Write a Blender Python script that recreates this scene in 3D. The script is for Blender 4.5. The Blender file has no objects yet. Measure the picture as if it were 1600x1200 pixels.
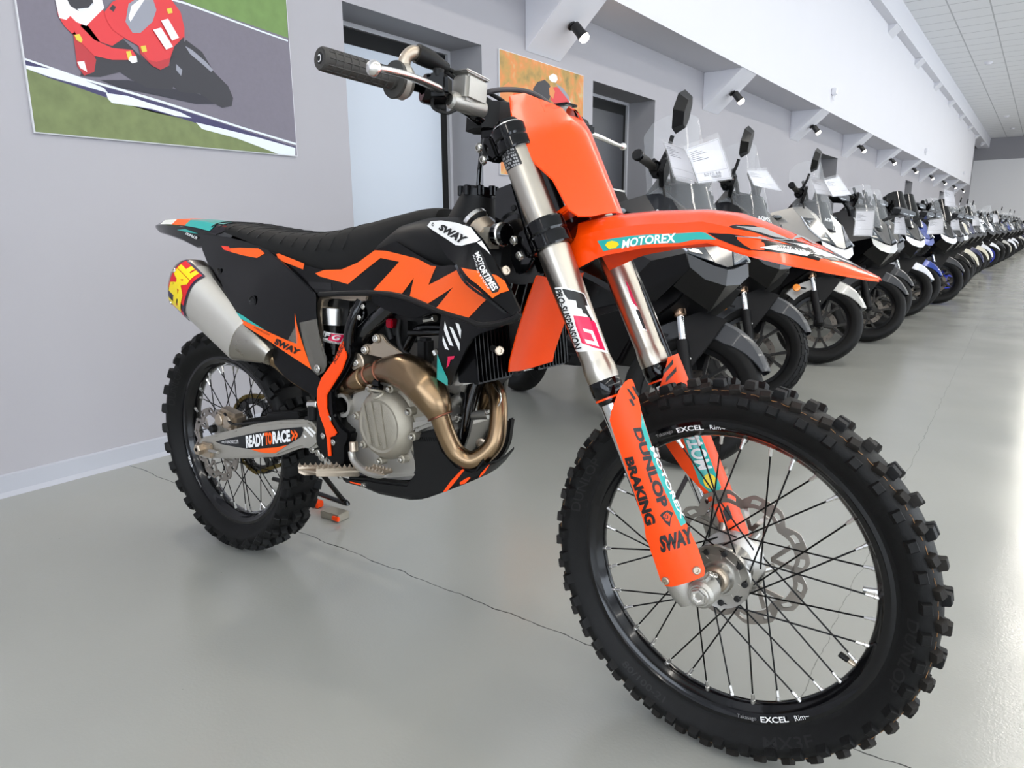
import bpy, bmesh, math, random
import numpy as np
from mathutils import Vector, Matrix
random.seed(7)
PI=math.pi
scn=bpy.context.scene; COL=scn.collection
V=lambda *a: np.array(a,float)
# ---------------------------------------------------------------- camera solve (metres, room axes)
CAM_H,CAM_F,YAW,PITCH,ROLL=0.95169,1098.633,0.6388,0.21806,-0.00695
def rot(ax,a):
    ax=np.array(ax,float);ax/=np.linalg.norm(ax);K=np.array([[0,-ax[2],ax[1]],[ax[2],0,-ax[0]],[-ax[1],ax[0],0]])
    return np.eye(3)+np.sin(a)*K+(1-np.cos(a))*K@K
_f=V(-math.sin(YAW)*math.cos(PITCH),math.cos(YAW)*math.cos(PITCH),-math.sin(PITCH))
_r=V(math.cos(YAW),math.sin(YAW),0);_u=np.cross(_r,_f)
RC=np.array([math.cos(ROLL)*_r+math.sin(ROLL)*_u,-math.sin(ROLL)*_r+math.cos(ROLL)*_u,-_f])
CAMP=V(0,0,CAM_H)
cd=bpy.data.cameras.new('camera');cam=bpy.data.objects.new('camera',cd);COL.objects.link(cam)
mw=Matrix.Identity(4)
for i in range(3):
    for j in range(3): mw[i][j]=RC[j][i]
mw.translation=Vector(CAMP);cam.matrix_world=mw
cd.sensor_width=36;cd.lens=CAM_F*36/1600;cd.clip_start=.02;cd.clip_end=200;scn.camera=cam
# frames: local coordinates p with world = O + A p
class Frame:
    def __init__(s,A,O): s.A=np.array(A,float);s.O=np.array(O,float);s.c=s.A.T@(CAMP-s.O)
    def d(s,x,y): return s.A.T@(np.array([(x-800)/CAM_F,(600-y)/CAM_F,-1.])@RC)
    def at(s,x,y,val,ax=1):
        d=s.d(x,y);return s.c+d*((val-s.c[ax])/d[ax])
    def on(s,x,y,yf,g=0.):      # surface y=yf(x,z)
        Y=g
        for _ in range(12):
            P=s.at(x,y,Y);Y=yf(P[0],P[2])
        return P
    def hit(s,x,y,F,t0=.3,t1=6,n=240):
        d=s.d(x,y);a=t0;fa=F(s.c+d*a)
        for i in range(1,n+1):
            b=t0+(t1-t0)*i/n;fb=F(s.c+d*b)
            if fa*fb<=0:
                for _ in range(30):
                    m=(a+b)/2
                    if F(s.c+d*m)*fa>0:a=m
                    else:b=m
                return s.c+d*a
            a,fa=b,fb
        return None
RAKE=math.radians(26.1);WB=1.485;RF=.347;RR=.338
SAX=V(-math.sin(RAKE),0,math.cos(RAKE));NRM=V(math.cos(RAKE),0,math.sin(RAKE))
BA=rot((0,0,1),.0212)@rot((1,0,0),-.0355);BO=V(-1.87261,1.12648,0)
BF=Frame(BA,BO)
ST=rot(SAX,-.0253);AX0=V(WB,0,RF);PA=AX0-NRM*.057
NA=np.stack([NRM,V(0,1,0),SAX],1)          # fork axes in bike frame
def fk2b(p): return PA+ST@(AX0+NA@np.array(p,float)-PA)
FF=Frame(BA@ST@NA,BA@(PA+ST@(AX0-PA))+BO)
WF=Frame(np.eye(3),(0,0,0))
# ---------------------------------------------------------------- objects
def tag(o,label=None,cat=None,group=None,kind=None):
    if label:o['label']=label
    if cat:o['category']=cat
    if group:o['group']=group
    if kind:o['kind']=kind
    return o
def empty(name,M=None,label=None,cat=None,group=None):
    o=bpy.data.objects.new(name,None);COL.objects.link(o);o.empty_display_size=.1
    if M is not None:o.matrix_world=M
    return tag(o,label,cat,group)
def copy_tree(o,parent=None):
    c=o.copy();COL.objects.link(c)
    if parent is not None:
        c.parent=parent;c.matrix_parent_inverse=Matrix.Identity(4)
    for ch in o.children: copy_tree(ch,c)
    return c
# ---------------------------------------------------------------- materials
MAT={}
def lin(h):
    h=h.lstrip('#');c=[int(h[i:i+2],16)/255 for i in (0,2,4)]
    return [x/12.92 if x<=.04045 else ((x+.055)/1.055)**2.4 for x in c]+[1]
def mat(key,col,rough=.5,metal=0,coat=0,spec=.5,alpha=1,trans=0,emit=None,es=0,noise=0,nscale=40,bump=0,bscale=200,rvar=0,ior=None,bdist=.002):
    m=bpy.data.materials.new(key);m.use_nodes=True;nt=m.node_tree;b=nt.nodes['Principled BSDF']
    b.inputs['Base Color'].default_value=lin(col);b.inputs['Roughness'].default_value=rough;b.inputs['Metallic'].default_value=metal
    b.inputs['Coat Weight'].default_value=coat;b.inputs['Coat Roughness'].default_value=.06;b.inputs['Specular IOR Level'].default_value=spec
    b.inputs['Alpha'].default_value=alpha;b.inputs['Transmission Weight'].default_value=trans
    if ior:b.inputs['IOR'].default_value=ior
    if emit:b.inputs['Emission Color'].default_value=lin(emit);b.inputs['Emission Strength'].default_value=es
    if noise or bump or rvar:
        tc=nt.nodes.new('ShaderNodeTexCoord')
        n=nt.nodes.new('ShaderNodeTexNoise');n.inputs['Scale'].default_value=nscale;n.inputs['Detail'].default_value=5;nt.links.new(tc.outputs['Object'],n.inputs['Vector'])
        if noise:
            mx=nt.nodes.new('ShaderNodeMix');mx.data_type='RGBA';c=lin(col)
            mx.inputs[6].default_value=[x*(1-noise) for x in c[:3]]+[1];mx.inputs[7].default_value=[min(1,x*(1+noise)) for x in c[:3]]+[1]
            nt.links.new(n.outputs['Fac'],mx.inputs[0]);nt.links.new(mx.outputs[2],b.inputs['Base Color'])
        if rvar:
            mr=nt.nodes.new('ShaderNodeMapRange');mr.inputs[1].default_value=.3;mr.inputs[2].default_value=.7
            mr.inputs[3].default_value=max(0,rough-rvar);mr.inputs[4].default_value=rough+rvar
            nt.links.new(n.outputs['Fac'],mr.inputs[0]);nt.links.new(mr.outputs[0],b.inputs['Roughness'])
        if bump:
            n2=nt.nodes.new('ShaderNodeTexNoise');n2.inputs['Scale'].default_value=bscale;n2.inputs['Detail'].default_value=3;nt.links.new(tc.outputs['Object'],n2.inputs['Vector'])
            bp=nt.nodes.new('ShaderNodeBump');bp.inputs['Strength'].default_value=bump;bp.inputs['Distance'].default_value=bdist
            nt.links.new(n2.outputs['Fac'],bp.inputs['Height']);nt.links.new(bp.outputs[0],b.inputs['Normal'])
    MAT[key]=m;return m
mat('orange','#ff4a04',.25,coat=.25,spec=.35);mat('orange_decal','#ff5e06',.3,coat=.15,spec=.35);mat('red_orange','#f0300a',.3,coat=.3)
mat('orange_flat','#ff4d08',.4,spec=.35,bump=.12,bscale=600)
mat('black_gloss','#040405',.10,coat=.35,spec=.2);mat('black_plastic','#070708',.26,spec=.2,bump=.05,bscale=900);mat('black_matt','#121212',.5,spec=.25,bump=.15,bscale=1200)
mat('black_decal','#060608',.2,coat=.2,spec=.3);mat('rubber','#101010',.55,spec=.22,noise=.3,nscale=60,bump=.2,bscale=500);mat('rubber_brown','#1d1a17',.6,spec=.25,noise=.4,nscale=25,bump=.3,bscale=400)
mat('seat','#141413',.6,spec=.25,bump=.5,bscale=1500);mat('rim_black','#050507',.16,coat=.3,spec=.3)
mat('anodised','#14161f',.3,metal=.3);mat('alu','#bdbab4',.32,metal=1);mat('alu_cast','#b5b2ab',.42,metal=.85,bump=.3,bscale=700)
mat('alu_bright','#e6e4e0',.24,metal=1);mat('chrome','#e8e8ea',.07,metal=1);mat('fork_alu','#b8b2a7',.30,metal=1)
mat('gold_metal','#b8aa98',.38,metal=.85);mat('mag','#a8a294',.45,metal=.7,bump=.4,bscale=900,noise=.1)
mat('swing','#b7b3aa',.42,metal=.75,noise=.06);mat('bronze','#8c755a',.27,metal=1,noise=.18,nscale=9);mat('bronze_red','#7c5040',.3,metal=1)
mat('titan','#a9a49a',.3,metal=1,rvar=.05,nscale=30);mat('muffler','#cfcbc2',.4,metal=.75);mat('cap_steel','#a9a199',.3,metal=1)
mat('white','#f4f3f0',.3,coat=.3);mat('white_ink','#f2f2f2',.4);mat('black_ink','#0a0a0b',.4);mat('teal','#12a9a2',.28,coat=.4);mat('pink','#e3124e',.3);mat('yellow','#f2d60c',.3);mat('red','#d8101e',.3);mat('blue','#2d5fc4',.3);mat('purple','#241a3a',.3)
mat('grey_ink','#9a9a9a',.4);mat('hose','#4a4648',.35);mat('bolt','#c8c6c0',.25,metal=1);mat('chain','#7b6a3c',.4,metal=.9);mat('disc','#a39c95',.34,metal=1)
mat('red_anod','#a01028',.3,metal=.8);mat('grip','#3a3835',.7,bump=.3,bscale=800);mat('ochre','#8a6236',.6)
mat('clear','#b8b2a6',.1,alpha=.13,spec=.8);mat('spoke','#1a1a1a',.3,metal=.8);mat('nipple','#d5d3cf',.28,metal=1);mat('sticker_glass','#ffffff',.1)
mat('frame_black','#08090b',.14,coat=.8,spec=.3);mat('dark','#070707',.6)
# ---------------------------------------------------------------- mesh builder
def basis(d):
    d=np.array(d,float);d/=np.linalg.norm(d);a=V(0,0,1) if abs(d[2])<.9 else V(1,0,0)
    u=np.cross(a,d);u/=np.linalg.norm(u);return u,np.cross(d,u),d
def smooth_path(P,n=8):
    P=[np.array(p,float) for p in P];out=[]
    Q=[2*P[0]-P[1]]+P+[2*P[-1]-P[-2]]
    for i in range(1,len(Q)-2):
        p0,p1,p2,p3=Q[i-1:i+3]
        for k in range(n):
            t=k/n;out.append(.5*((2*p1)+(-p0+p2)*t+(2*p0-5*p1+4*p2-p3)*t*t+(-p0+3*p1-3*p2+p3)*t**3))
    out.append(P[-1]);return out
class MB:
    def __init__(s): s.v=[];s.f=[];s.m=[]
    def add(s,v,f,m):
        o=len(s.v);s.v+= [np.array(p,float) for p in v];s.f+=[tuple(i+o for i in q) for q in f];s.m+=[m]*len(f);return s
    def lathe(s,prof,o,d,m,n=32,a0=0,a1=2*PI,sx=1,sy=1,mats=None):
        u,w,d=basis(d);o=np.array(o,float);full=abs(a1-a0-2*PI)<1e-6;k=n if full else n+1
        v=[];f=[];ms=[]
        for i in range(k):
            a=a0+(a1-a0)*i/n
            for r,h in prof: v.append(o+d*h+(u*math.cos(a)*sx+w*math.sin(a)*sy)*r)
        L=len(prof)
        for i in range(n):
            j=(i+1)%k
            for q in range(L-1):
                f.append((i*L+q,j*L+q,j*L+q+1,i*L+q+1));ms.append(mats[q] if mats else m)
        b=len(s.v);s.v+=v;s.f+=[tuple(x+b for x in q) for q in f];s.m+=ms;return s
    def cyl(s,a,b,r,m,n=20,r2=None,cap=True,bev=.15):
        a=np.array(a,float);b=np.array(b,float);L=np.linalg.norm(b-a);r2=r if r2 is None else r2;e=min(bev*min(r,r2),L*.3)
        pr=[(0,0),(r-e,0),(r,e),(r2,L-e),(r2-e,L),(0,L)] if cap else [(r,0),(r2,L)]
        return s.lathe(pr,a,b-a,m,n)
    def sphere(s,c,r,m,n=16,sc=(1,1,1)):
        pr=[(r*math.sin(PI*i/(n//2)),-r*math.cos(PI*i/(n//2))) for i in range(n//2+1)];b=len(s.v);s.lathe(pr,(0,0,0),(0,0,1),m,n)
        for i in range(b,len(s.v)): s.v[i]=s.v[i]*np.array(sc)+np.array(c)
        return s
    def tube(s,P,r,m,n=12,sm=6,cap=True,mats=None,flat=1.):
        if sm>0 and len(P)>2:
            k=len(P);R=[r]*k if np.isscalar(r) else list(r);Q=smooth_path(P,sm);RR_=[]
            for i in range(k-1):
                for j in range(sm): RR_.append(R[i]+(R[i+1]-R[i])*j/sm)
            RR_.append(R[-1])
        else: Q=[np.array(p,float) for p in P];RR_=[r]*len(Q) if np.isscalar(r) else list(r)
        T=[];
        for i in range(len(Q)):
            t=Q[min(i+1,len(Q)-1)]-Q[max(i-1,0)];T.append(t/(np.linalg.norm(t)+1e-12))
        u,w,_=basis(T[0]);v=[];f=[]
        for i in range(len(Q)):
            u=u-T[i]*np.dot(u,T[i]);u/=np.linalg.norm(u);w=np.cross(T[i],u)
            for k in range(n):
                a=2*PI*k/n;v.append(Q[i]+(u*math.cos(a)+w*math.sin(a)*flat)*RR_[i])
        for i in range(len(Q)-1):
            for k in range(n): f.append((i*n+k,i*n+(k+1)%n,(i+1)*n+(k+1)%n,(i+1)*n+k))
        if cap: f.append(tuple(range(n))[::-1]);f.append(tuple(range((len(Q)-1)*n,len(Q)*n)))
        return s.add(v,f,m)
    def bm(s,bm,m):
        bm.verts.index_update();return s.add([tuple(v.co) for v in bm.verts],[tuple(v.index for v in f.verts) for f in bm.faces],m)
    def box(s,c,sz,m,R=None,bev=0.):
        bm=bmesh.new();bmesh.ops.create_cube(bm,size=1)
        for v in bm.verts: v.co=Vector((v.co.x*sz[0],v.co.y*sz[1],v.co.z*sz[2]))
        if bev: bmesh.ops.bevel(bm,geom=bm.edges[:],offset=bev,segments=2,affect='EDGES',clamp_overlap=True)
        b=len(s.v);s.bm(bm,m);bm.free()
        for i in range(b,len(s.v)):
            p=s.v[i]
            if R is not None:p=R@p
            s.v[i]=p+np.array(c,float)
        return s
    def prism(s,pts,off,m,bev=0.,seg=2,off0=(0,0,0)):      # planar 3D outline extruded by vector
        bm=bmesh.new();vs=[bm.verts.new(Vector(np.array(p)+np.array(off0))) for p in pts];f=bm.faces.new(vs)
        r=bmesh.ops.extrude_face_region(bm,geom=[f]);
        for g in r['geom']:
            if isinstance(g,bmesh.types.BMVert): g.co+=Vector(off)
        bmesh.ops.recalc_face_normals(bm,faces=bm.faces[:])
        if bev: bmesh.ops.bevel(bm,geom=bm.edges[:],offset=bev,segments=seg,affect='EDGES',clamp_overlap=True)
        bmesh.ops.triangulate(bm,faces=[f for f in bm.faces if len(f.verts)>4])
        s.bm(bm,m);bm.free();return s
    def sheet(s,uv,S,m,step=.02,t0=0.,t1=None):          # 2D outline mapped by S(u,v,t)
        bm=bmesh.new();bm.faces.new([bm.verts.new((p[0],p[1],0)) for p in uv]);gridcut(bm,step)
        bmesh.ops.recalc_face_normals(bm,faces=bm.faces[:])
        vs=[(v.co.x,v.co.y) for v in bm.verts];bm.verts.index_update()
        fs=[tuple(v.index for v in f.verts) for f in bm.faces];be=[(e.verts[0].index,e.verts[1].index) for e in bm.edges if len(e.link_faces)==1];bm.free()
        n=len(vs);v=[S(a,b,t0) for a,b in vs];f=list(fs)
        if t1 is not None:
            v+=[S(a,b,t1) for a,b in vs];f+=[tuple(i+n for i in q[::-1]) for q in fs];f+=[(a,b,b+n,a+n) for a,b in be]
        return s.add(v,f,m)
    def text(s,txt,q,S,m,step=None,bold=.0,shear=0,hit=None,pad=0):
        """q = four corners tl,tr,bl,br in 2D; text box is stretched over them and mapped by S(a,b,t)"""
        v2,f=textmesh(txt,bold,shear,step);tl,tr,bl,br=[np.array(p,float) for p in q]
        v=[]
        for a,b in v2:
            p=(bl*(1-a)+br*a)*(1-b)+(tl*(1-a)+tr*a)*b;v.append(S(p[0],p[1]))
        return s.add(v,f,m)
    def loft(s,secs,m,close=True,cap=True):
        n=len(secs[0]);v=[p for q in secs for p in q];f=[]
        for i in range(len(secs)-1):
            for k in range(n if close else n-1): f.append((i*n+k,i*n+(k+1)%n,(i+1)*n+(k+1)%n,(i+1)*n+k))
        if cap: f.append(tuple(range(n))[::-1]);f.append(tuple(range((len(secs)-1)*n,len(secs)*n)))
        return s.add(v,f,m)
    def join(s,o,fn=None):
        b=len(s.v);s.v+=[fn(p) for p in o.v] if fn else list(o.v);s.f+=[tuple(i+b for i in q) for q in o.f];s.m+=o.m;return s
    def xf(s,fn): s.v=[fn(p) for p in s.v];return s
    def mirror(s,ax=1): 
        for p in s.v:p[ax]*=-1
        s.f=[q[::-1] for q in s.f];return s
    def build(s,name,parent=None,label=None,ang=35,**k):
        me=bpy.data.meshes.new(name);me.from_pydata([tuple(p) for p in s.v],[],s.f)
        keys=list(dict.fromkeys(s.m))
        for q in keys: me.materials.append(MAT[q])
        ix={q:i for i,q in enumerate(keys)};me.polygons.foreach_set('material_index',[ix[q] for q in s.m])
        me.validate();bm=bmesh.new();bm.from_mesh(me);bmesh.ops.remove_doubles(bm,verts=bm.verts[:],dist=1e-5);bmesh.ops.recalc_face_normals(bm,faces=bm.faces[:]) ;bm.to_mesh(me);bm.free()
        me.polygons.foreach_set('use_smooth',[True]*len(me.polygons));me.set_sharp_from_angle(angle=math.radians(ang));me.update()
        o=bpy.data.objects.new(name,me);COL.objects.link(o)
        if parent is not None:o.parent=parent
        return tag(o,label,**k)
def gridcut(bm,step):
    bmesh.ops.triangulate(bm,faces=[f for f in bm.faces if len(f.verts)>3])
    if not step:return
    xs=[v.co.x for v in bm.verts];ys=[v.co.y for v in bm.verts]
    for ax,(lo,hi) in ((0,(min(xs),max(xs))),(1,(min(ys),max(ys)))):
        n=int((hi-lo)/step)
        for i in range(1,n+1):
            c=lo+(hi-lo)*i/(n+1);co=[0,0,0];co[ax]=c;no=[0,0,0];no[ax]=1
            bmesh.ops.bisect_plane(bm,geom=bm.verts[:]+bm.edges[:]+bm.faces[:],plane_co=co,plane_no=no,dist=1e-7)
_tc={}
def textmesh(txt,bold=0,shear=0,step=None):
    k=(txt,bold,shear,step)
    if k in _tc:return _tc[k]
    cu=bpy.data.curves.new('t','FONT');cu.body=txt;cu.offset=bold;cu.shear=shear;cu.resolution_u=3;cu.fill_mode='FRONT'
    ob=bpy.data.objects.new('t',cu);COL.objects.link(ob);bpy.context.view_layer.update()
    me=bpy.data.meshes.new_from_object(ob.evaluated_get(bpy.context.evaluated_depsgraph_get()))
    bm=bmesh.new();bm.from_mesh(me)
    xs=[v.co.x for v in bm.verts];ys=[v.co.y for v in bm.verts];x0,x1,y0,y1=min(xs),max(xs),min(ys),max(ys)
    for v in bm.verts:v.co=((v.co.x-x0)/(x1-x0),(v.co.y-y0)/(y1-y0),0)
    if step: gridcut(bm,step)
    bm.verts.index_update();r=([(v.co.x,v.co.y) for v in bm.verts],[tuple(v.index for v in f.verts) for f in bm.faces])
    bm.free();bpy.data.meshes.remove(me);bpy.data.objects.remove(ob);bpy.data.curves.remove(cu);_tc[k]=r;return r
class TPS:
    def __init__(s,P):
        P=np.array(P,float);s.c=P[:,:2];n=len(P)
        K=s.k(np.linalg.norm(s.c[:,None]-s.c[None],axis=2))+np.eye(n)*1e-4;A=np.zeros((n+3,n+3));A[:n,:n]=K;A[:n,n]=1;A[:n,n+1:]=s.c;A[n,:n]=1;A[n+1:,:n]=s.c.T
        s.w=np.linalg.solve(A,np.concatenate([P[:,2],[0,0,0]]))
    def k(s,r): return np.where(r>1e-9,r*r*np.log(r+1e-12),0)
    def __call__(s,x,y):
        r=np.hypot(s.c[:,0]-x,s.c[:,1]-y);return float(s.w[:-3]@s.k(r)+s.w[-3]+s.w[-2]*x+s.w[-1]*y)
def bolt(mb,p,d,r=.006,m='bolt',h=.004):
    p=np.array(p,float);u,w,d=basis(d)
    mb.lathe([(0,h*.4),(r*.45,h*.4),(r*.5,h),(r*.8,h),(r,h*.7),(r,0)],p,d,m,12)
def bm4(A,O):
    M=Matrix.Identity(4)
    for i in range(3):
        for j in range(3): M[i][j]=A[i][j]
    M.translation=Vector(O);return M
# ================================================================= the room
XW=-2.967;XP=-2.57;ZS=2.475;ZU=4.29;XB=-2.43;ZC=4.70;YE=39.0;YB=-7.0;XR=11.0;YPE=33.4
def nodes(m): return m.node_tree,m.node_tree.nodes['Principled BSDF']
mat('wall','#a9a7ac',.75,noise=.02,nscale=2,bump=.05,bscale=150);mat('wall_white','#dedee4',.7,noise=.012,nscale=1.5);mat('wall_far','#eeeef0',.7);mat('band','#98979c',.7)
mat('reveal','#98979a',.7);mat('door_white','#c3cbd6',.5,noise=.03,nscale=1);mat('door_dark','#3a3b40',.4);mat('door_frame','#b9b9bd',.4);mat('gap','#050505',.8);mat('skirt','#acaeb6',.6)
mat('lamp_black','#101012',.35);mat('lamp_glow','#ffffff',.3,emit='#fff6e6',es=14);mat('lamp_tube','#ffffff',.3,emit='#fff3df',es=6)
mat('plastic_white','#e4e4ea',.4)
# floor: painted resin, faint cloudiness, cracks
m=mat('floor','#959791',.2,coat=.0,spec=.5);nt,b=nodes(m)
tc=nt.nodes.new('ShaderNodeTexCoord')
def N(t,**k):
    n=nt.nodes.new(t)
    for a,v in k.items(): setattr(n,a,v)
    return n
def math_(op,a,b_=None):
    n=N('ShaderNodeMath',operation=op)
    for i,q in enumerate((a,b_)):
        if q is None:continue
        if isinstance(q,(int,float)): n.inputs[i].default_value=q
        else: nt.links.new(q,n.inputs[i])
    return n.outputs[0]
def noise_(scale,detail=4,vec=None):
    n=N('ShaderNodeTexNoise');n.inputs['Scale'].default_value=scale;n.inputs['Detail'].default_value=detail;nt.links.new(vec or tc.outputs['Object'],n.inputs['Vector']);return n.outputs['Fac']
sep=N('ShaderNodeSeparateXYZ');nt.links.new(tc.outputs['Object'],sep.inputs[0])
mx=N('ShaderNodeMix',data_type='RGBA');mx.inputs[6].default_value=lin('#969791');mx.inputs[7].default_value=lin('#a6a7a2');nt.links.new(noise_(1.3,6),mx.inputs[0])
wob=math_('MULTIPLY',math_('SUBTRACT',noise_(9,6),.5),.035)
c1=math_('ABSOLUTE',math_('SUBTRACT',math_('ADD',sep.outputs[1],wob),1.287))
c2=math_('ABSOLUTE',math_('SUBTRACT',math_('ADD',math_('ADD',sep.outputs[0],math_('MULTIPLY',sep.outputs[1],.018)),wob),-.265))
k1=math_('LESS_THAN',c1,math_('MULTIPLY',noise_(30,3),.0034))
k2=math_('MULTIPLY',math_('LESS_THAN',c2,math_('MULTIPLY',noise_(30,3),.0016)),math_('GREATER_THAN',sep.outputs[1],1.29))
k2=math_('MULTIPLY',k2,.5)
crack=math_('MAXIMUM',k1,k2)
spk=math_('MULTIPLY',math_('GREATER_THAN',noise_(70,2),.775),math_('GREATER_THAN',noise_(11,2),.56))
crack=math_('MAXIMUM',crack,math_('MULTIPLY',spk,.5))
mx2=N('ShaderNodeMix',data_type='RGBA');nt.links.new(crack,mx2.inputs[0]);nt.links.new(mx.outputs[2],mx2.inputs[6]);mx2.inputs[7].default_value=lin('#3a3b3a')
nt.links.new(mx2.outputs[2],b.inputs['Base Color'])
mr=N('ShaderNodeMapRange');nt.links.new(noise_(2.2,5),mr.inputs[0]);mr.inputs[1].default_value=.3;mr.inputs[2].default_value=.7;mr.inputs[3].default_value=.13;mr.inputs[4].default_value=.24;nt.links.new(mr.outputs[0],b.inputs['Roughness'])
bp=N('ShaderNodeBump');bp.inputs['Strength'].default_value=.25;bp.inputs['Distance'].default_value=.0012
hs=math_('ADD',noise_(160,2),math_('MULTIPLY',noise_(9,3),.35));nt.links.new(hs,bp.inputs['Height']);nt.links.new(bp.outputs[0],b.inputs['Normal'])
def quad(mb,a,b,c,d,m): mb.add([a,b,c,d],[(0,1,2,3)],m)
def st(mb,name,**k):
    o=mb.build(name,**k);o['kind']='structure';o.data.polygons.foreach_set('use_smooth',[False]*len(o.data.polygons));return o
q=MB();q.box(((XW-.5+XR)/2,(YB+YE)/2,-.1),(XR-XW+1.2,YE-YB+.6,.2),'floor');st(q,'floor')
# ceiling with tile grid
m=mat('ceiling_tile','#b9babd',.8);nt,b=nodes(m);tc=nt.nodes.new('ShaderNodeTexCoord');sep=N('ShaderNodeSeparateXYZ');nt.links.new(tc.outputs['Object'],sep.inputs[0])
gx=math_('LESS_THAN',math_('ABSOLUTE',math_('SUBTRACT',math_('FRACT',math_('ADD',math_('DIVIDE',math_('ADD',sep.outputs[0],1.24),.6),.5)),.5)),.02)
gy=math_('LESS_THAN',math_('ABSOLUTE',math_('SUBTRACT',math_('FRACT',math_('DIVIDE',sep.outputs[1],.6)),.5)),.02)
g=math_('MULTIPLY',math_('MAXIMUM',gx,gy),.6)
mx=N('ShaderNodeMix',data_type='RGBA');nt.links.new(g,mx.inputs[0]);mx.inputs[6].default_value=lin('#eeeff1');mx.inputs[7].default_value=lin('#8e8f93');nt.links.new(mx.outputs[2],b.inputs['Base Color'])
q=MB();q.box(((XW-.5+XR)/2,(YB+YE)/2,ZC+.1),(XR-XW+1.2,YE-YB+.6,.2),'ceiling_tile');st(q,'ceiling')
# left wall with door recesses
DOORS=[(2.59,3.70),(5.08,6.19),(12.15,13.27),(20.65,21.8),(27.9,29.1)];ZD=2.068;DR=.28
q=MB();y=YB
for a,bb in DOORS:
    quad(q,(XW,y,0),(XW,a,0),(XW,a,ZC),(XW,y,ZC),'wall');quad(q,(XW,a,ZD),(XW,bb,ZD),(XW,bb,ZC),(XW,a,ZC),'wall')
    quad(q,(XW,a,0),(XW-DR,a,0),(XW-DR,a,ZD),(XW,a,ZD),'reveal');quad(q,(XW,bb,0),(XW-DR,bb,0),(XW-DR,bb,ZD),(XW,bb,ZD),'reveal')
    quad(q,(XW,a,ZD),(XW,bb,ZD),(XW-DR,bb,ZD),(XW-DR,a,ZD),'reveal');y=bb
quad(q,(XW,y,0),(XW,YE,0),(XW,YE,ZC),(XW,y,ZC),'wall')
quad(q,(XW-.45,YB,0),(XW-.45,YE,0),(XW-.45,YE,ZC),(XW-.45,YB,ZC),'wall')
st(q,'wall_left')
for i,(a,bb) in enumerate(DOORS):
    q=MB();X=XW-DR;w='door_white' if i==0 else 'door_dark'
    q.box((X-.012,(a+bb)/2,ZD/2),(.02,bb-a,ZD),'gap')
    q.box((X+.005,a+.012,ZD/2),(.03,.024,ZD),'door_frame');q.box((X+.005,bb-.012,ZD/2),(.03,.024,ZD),'door_frame');q.box((X+.005,(a+bb)/2,ZD-.012),(.03,bb-a-.048,.024),'door_frame')
    q.box((X+.012,(a+bb)/2-.03,(ZD-.1)/2),(.016,bb-a-.15,ZD-.13),w,bev=.003)
    st(q,'door_%d'%(i+1))
q=MB();q.box((XR+.1,(YB+YE)/2,ZC/2),(.2,YE-YB,ZC),'wall_white');st(q,'wall_right')
q=MB();q.box(((XW+XR)/2,YB-.1,ZC/2),(XR-XW+1,.2,ZC),'wall_white');st(q,'wall_back')
q=MB();q.box(((XW+XR)/2,YE+.1,ZC/2),(XR-XW+1,.2,ZC),'wall_far');st(q,'wall_front')
q=MB();q.box(((XW+XR)/2,YE-.02,(3.78+ZC)/2),(XR-XW-.0,.04,ZC-3.78),'band');st(q,'trim_1',label='dark grey band along the top of the far wall')
# white projecting panel and its soffits, upper beam
q=MB();q.prism([(XW,YB,ZS),(XP,YB,ZS),(XP,YB,ZU),(XW,YB,ZU)],(0,YPE-YB,0),'wall_white');st(q,'trim_2',label='white box panel projecting from the left wall')
q=MB();q.prism([(XP-.3,YB,ZU+.001),(XB,YB,ZU+.001),(XB,YB,ZC),(XP-.3,YB,ZC)],(0,YE-YB,0),'wall_white');st(q,'trim_3',label='white beam under the ceiling')
K=3
yb=4.325-3.1*K;BR=[]
while yb<YPE:
    q=MB();q.prism([(XW,yb-.215,ZS),(XP-.004,yb-.215,ZS),(XW,yb-.215,2.118)],(0,.43,0),'wall_white',bev=.004);st(q,'trim_%d'%(10+K));K+=1
    BR.append(yb);yb+=3.12
yb=-4.2
while yb<YE:
    q=MB();q.prism([(XP,yb-.25,ZU),(XB-.004,yb-.25,ZU),(XP,yb-.25,ZU-.13)],(0,.5,0),'wall_white',bev=.003);st(q,'trim_%d'%(30+K));K+=1;yb+=3.12
# skirting: cove
q=MB()
for a,bb in ((YB,2.59),(3.70,5.08),(6.19,12.15),(13.27,20.65)):
    q.prism([(XW,a,0),(XW+.03,a,0),(XW+.012,a,.015),(XW+.008,a,.075),(XW,a,.08)],(0,bb-a,0),'skirt')
st(q,'baseboard_left')
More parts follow.
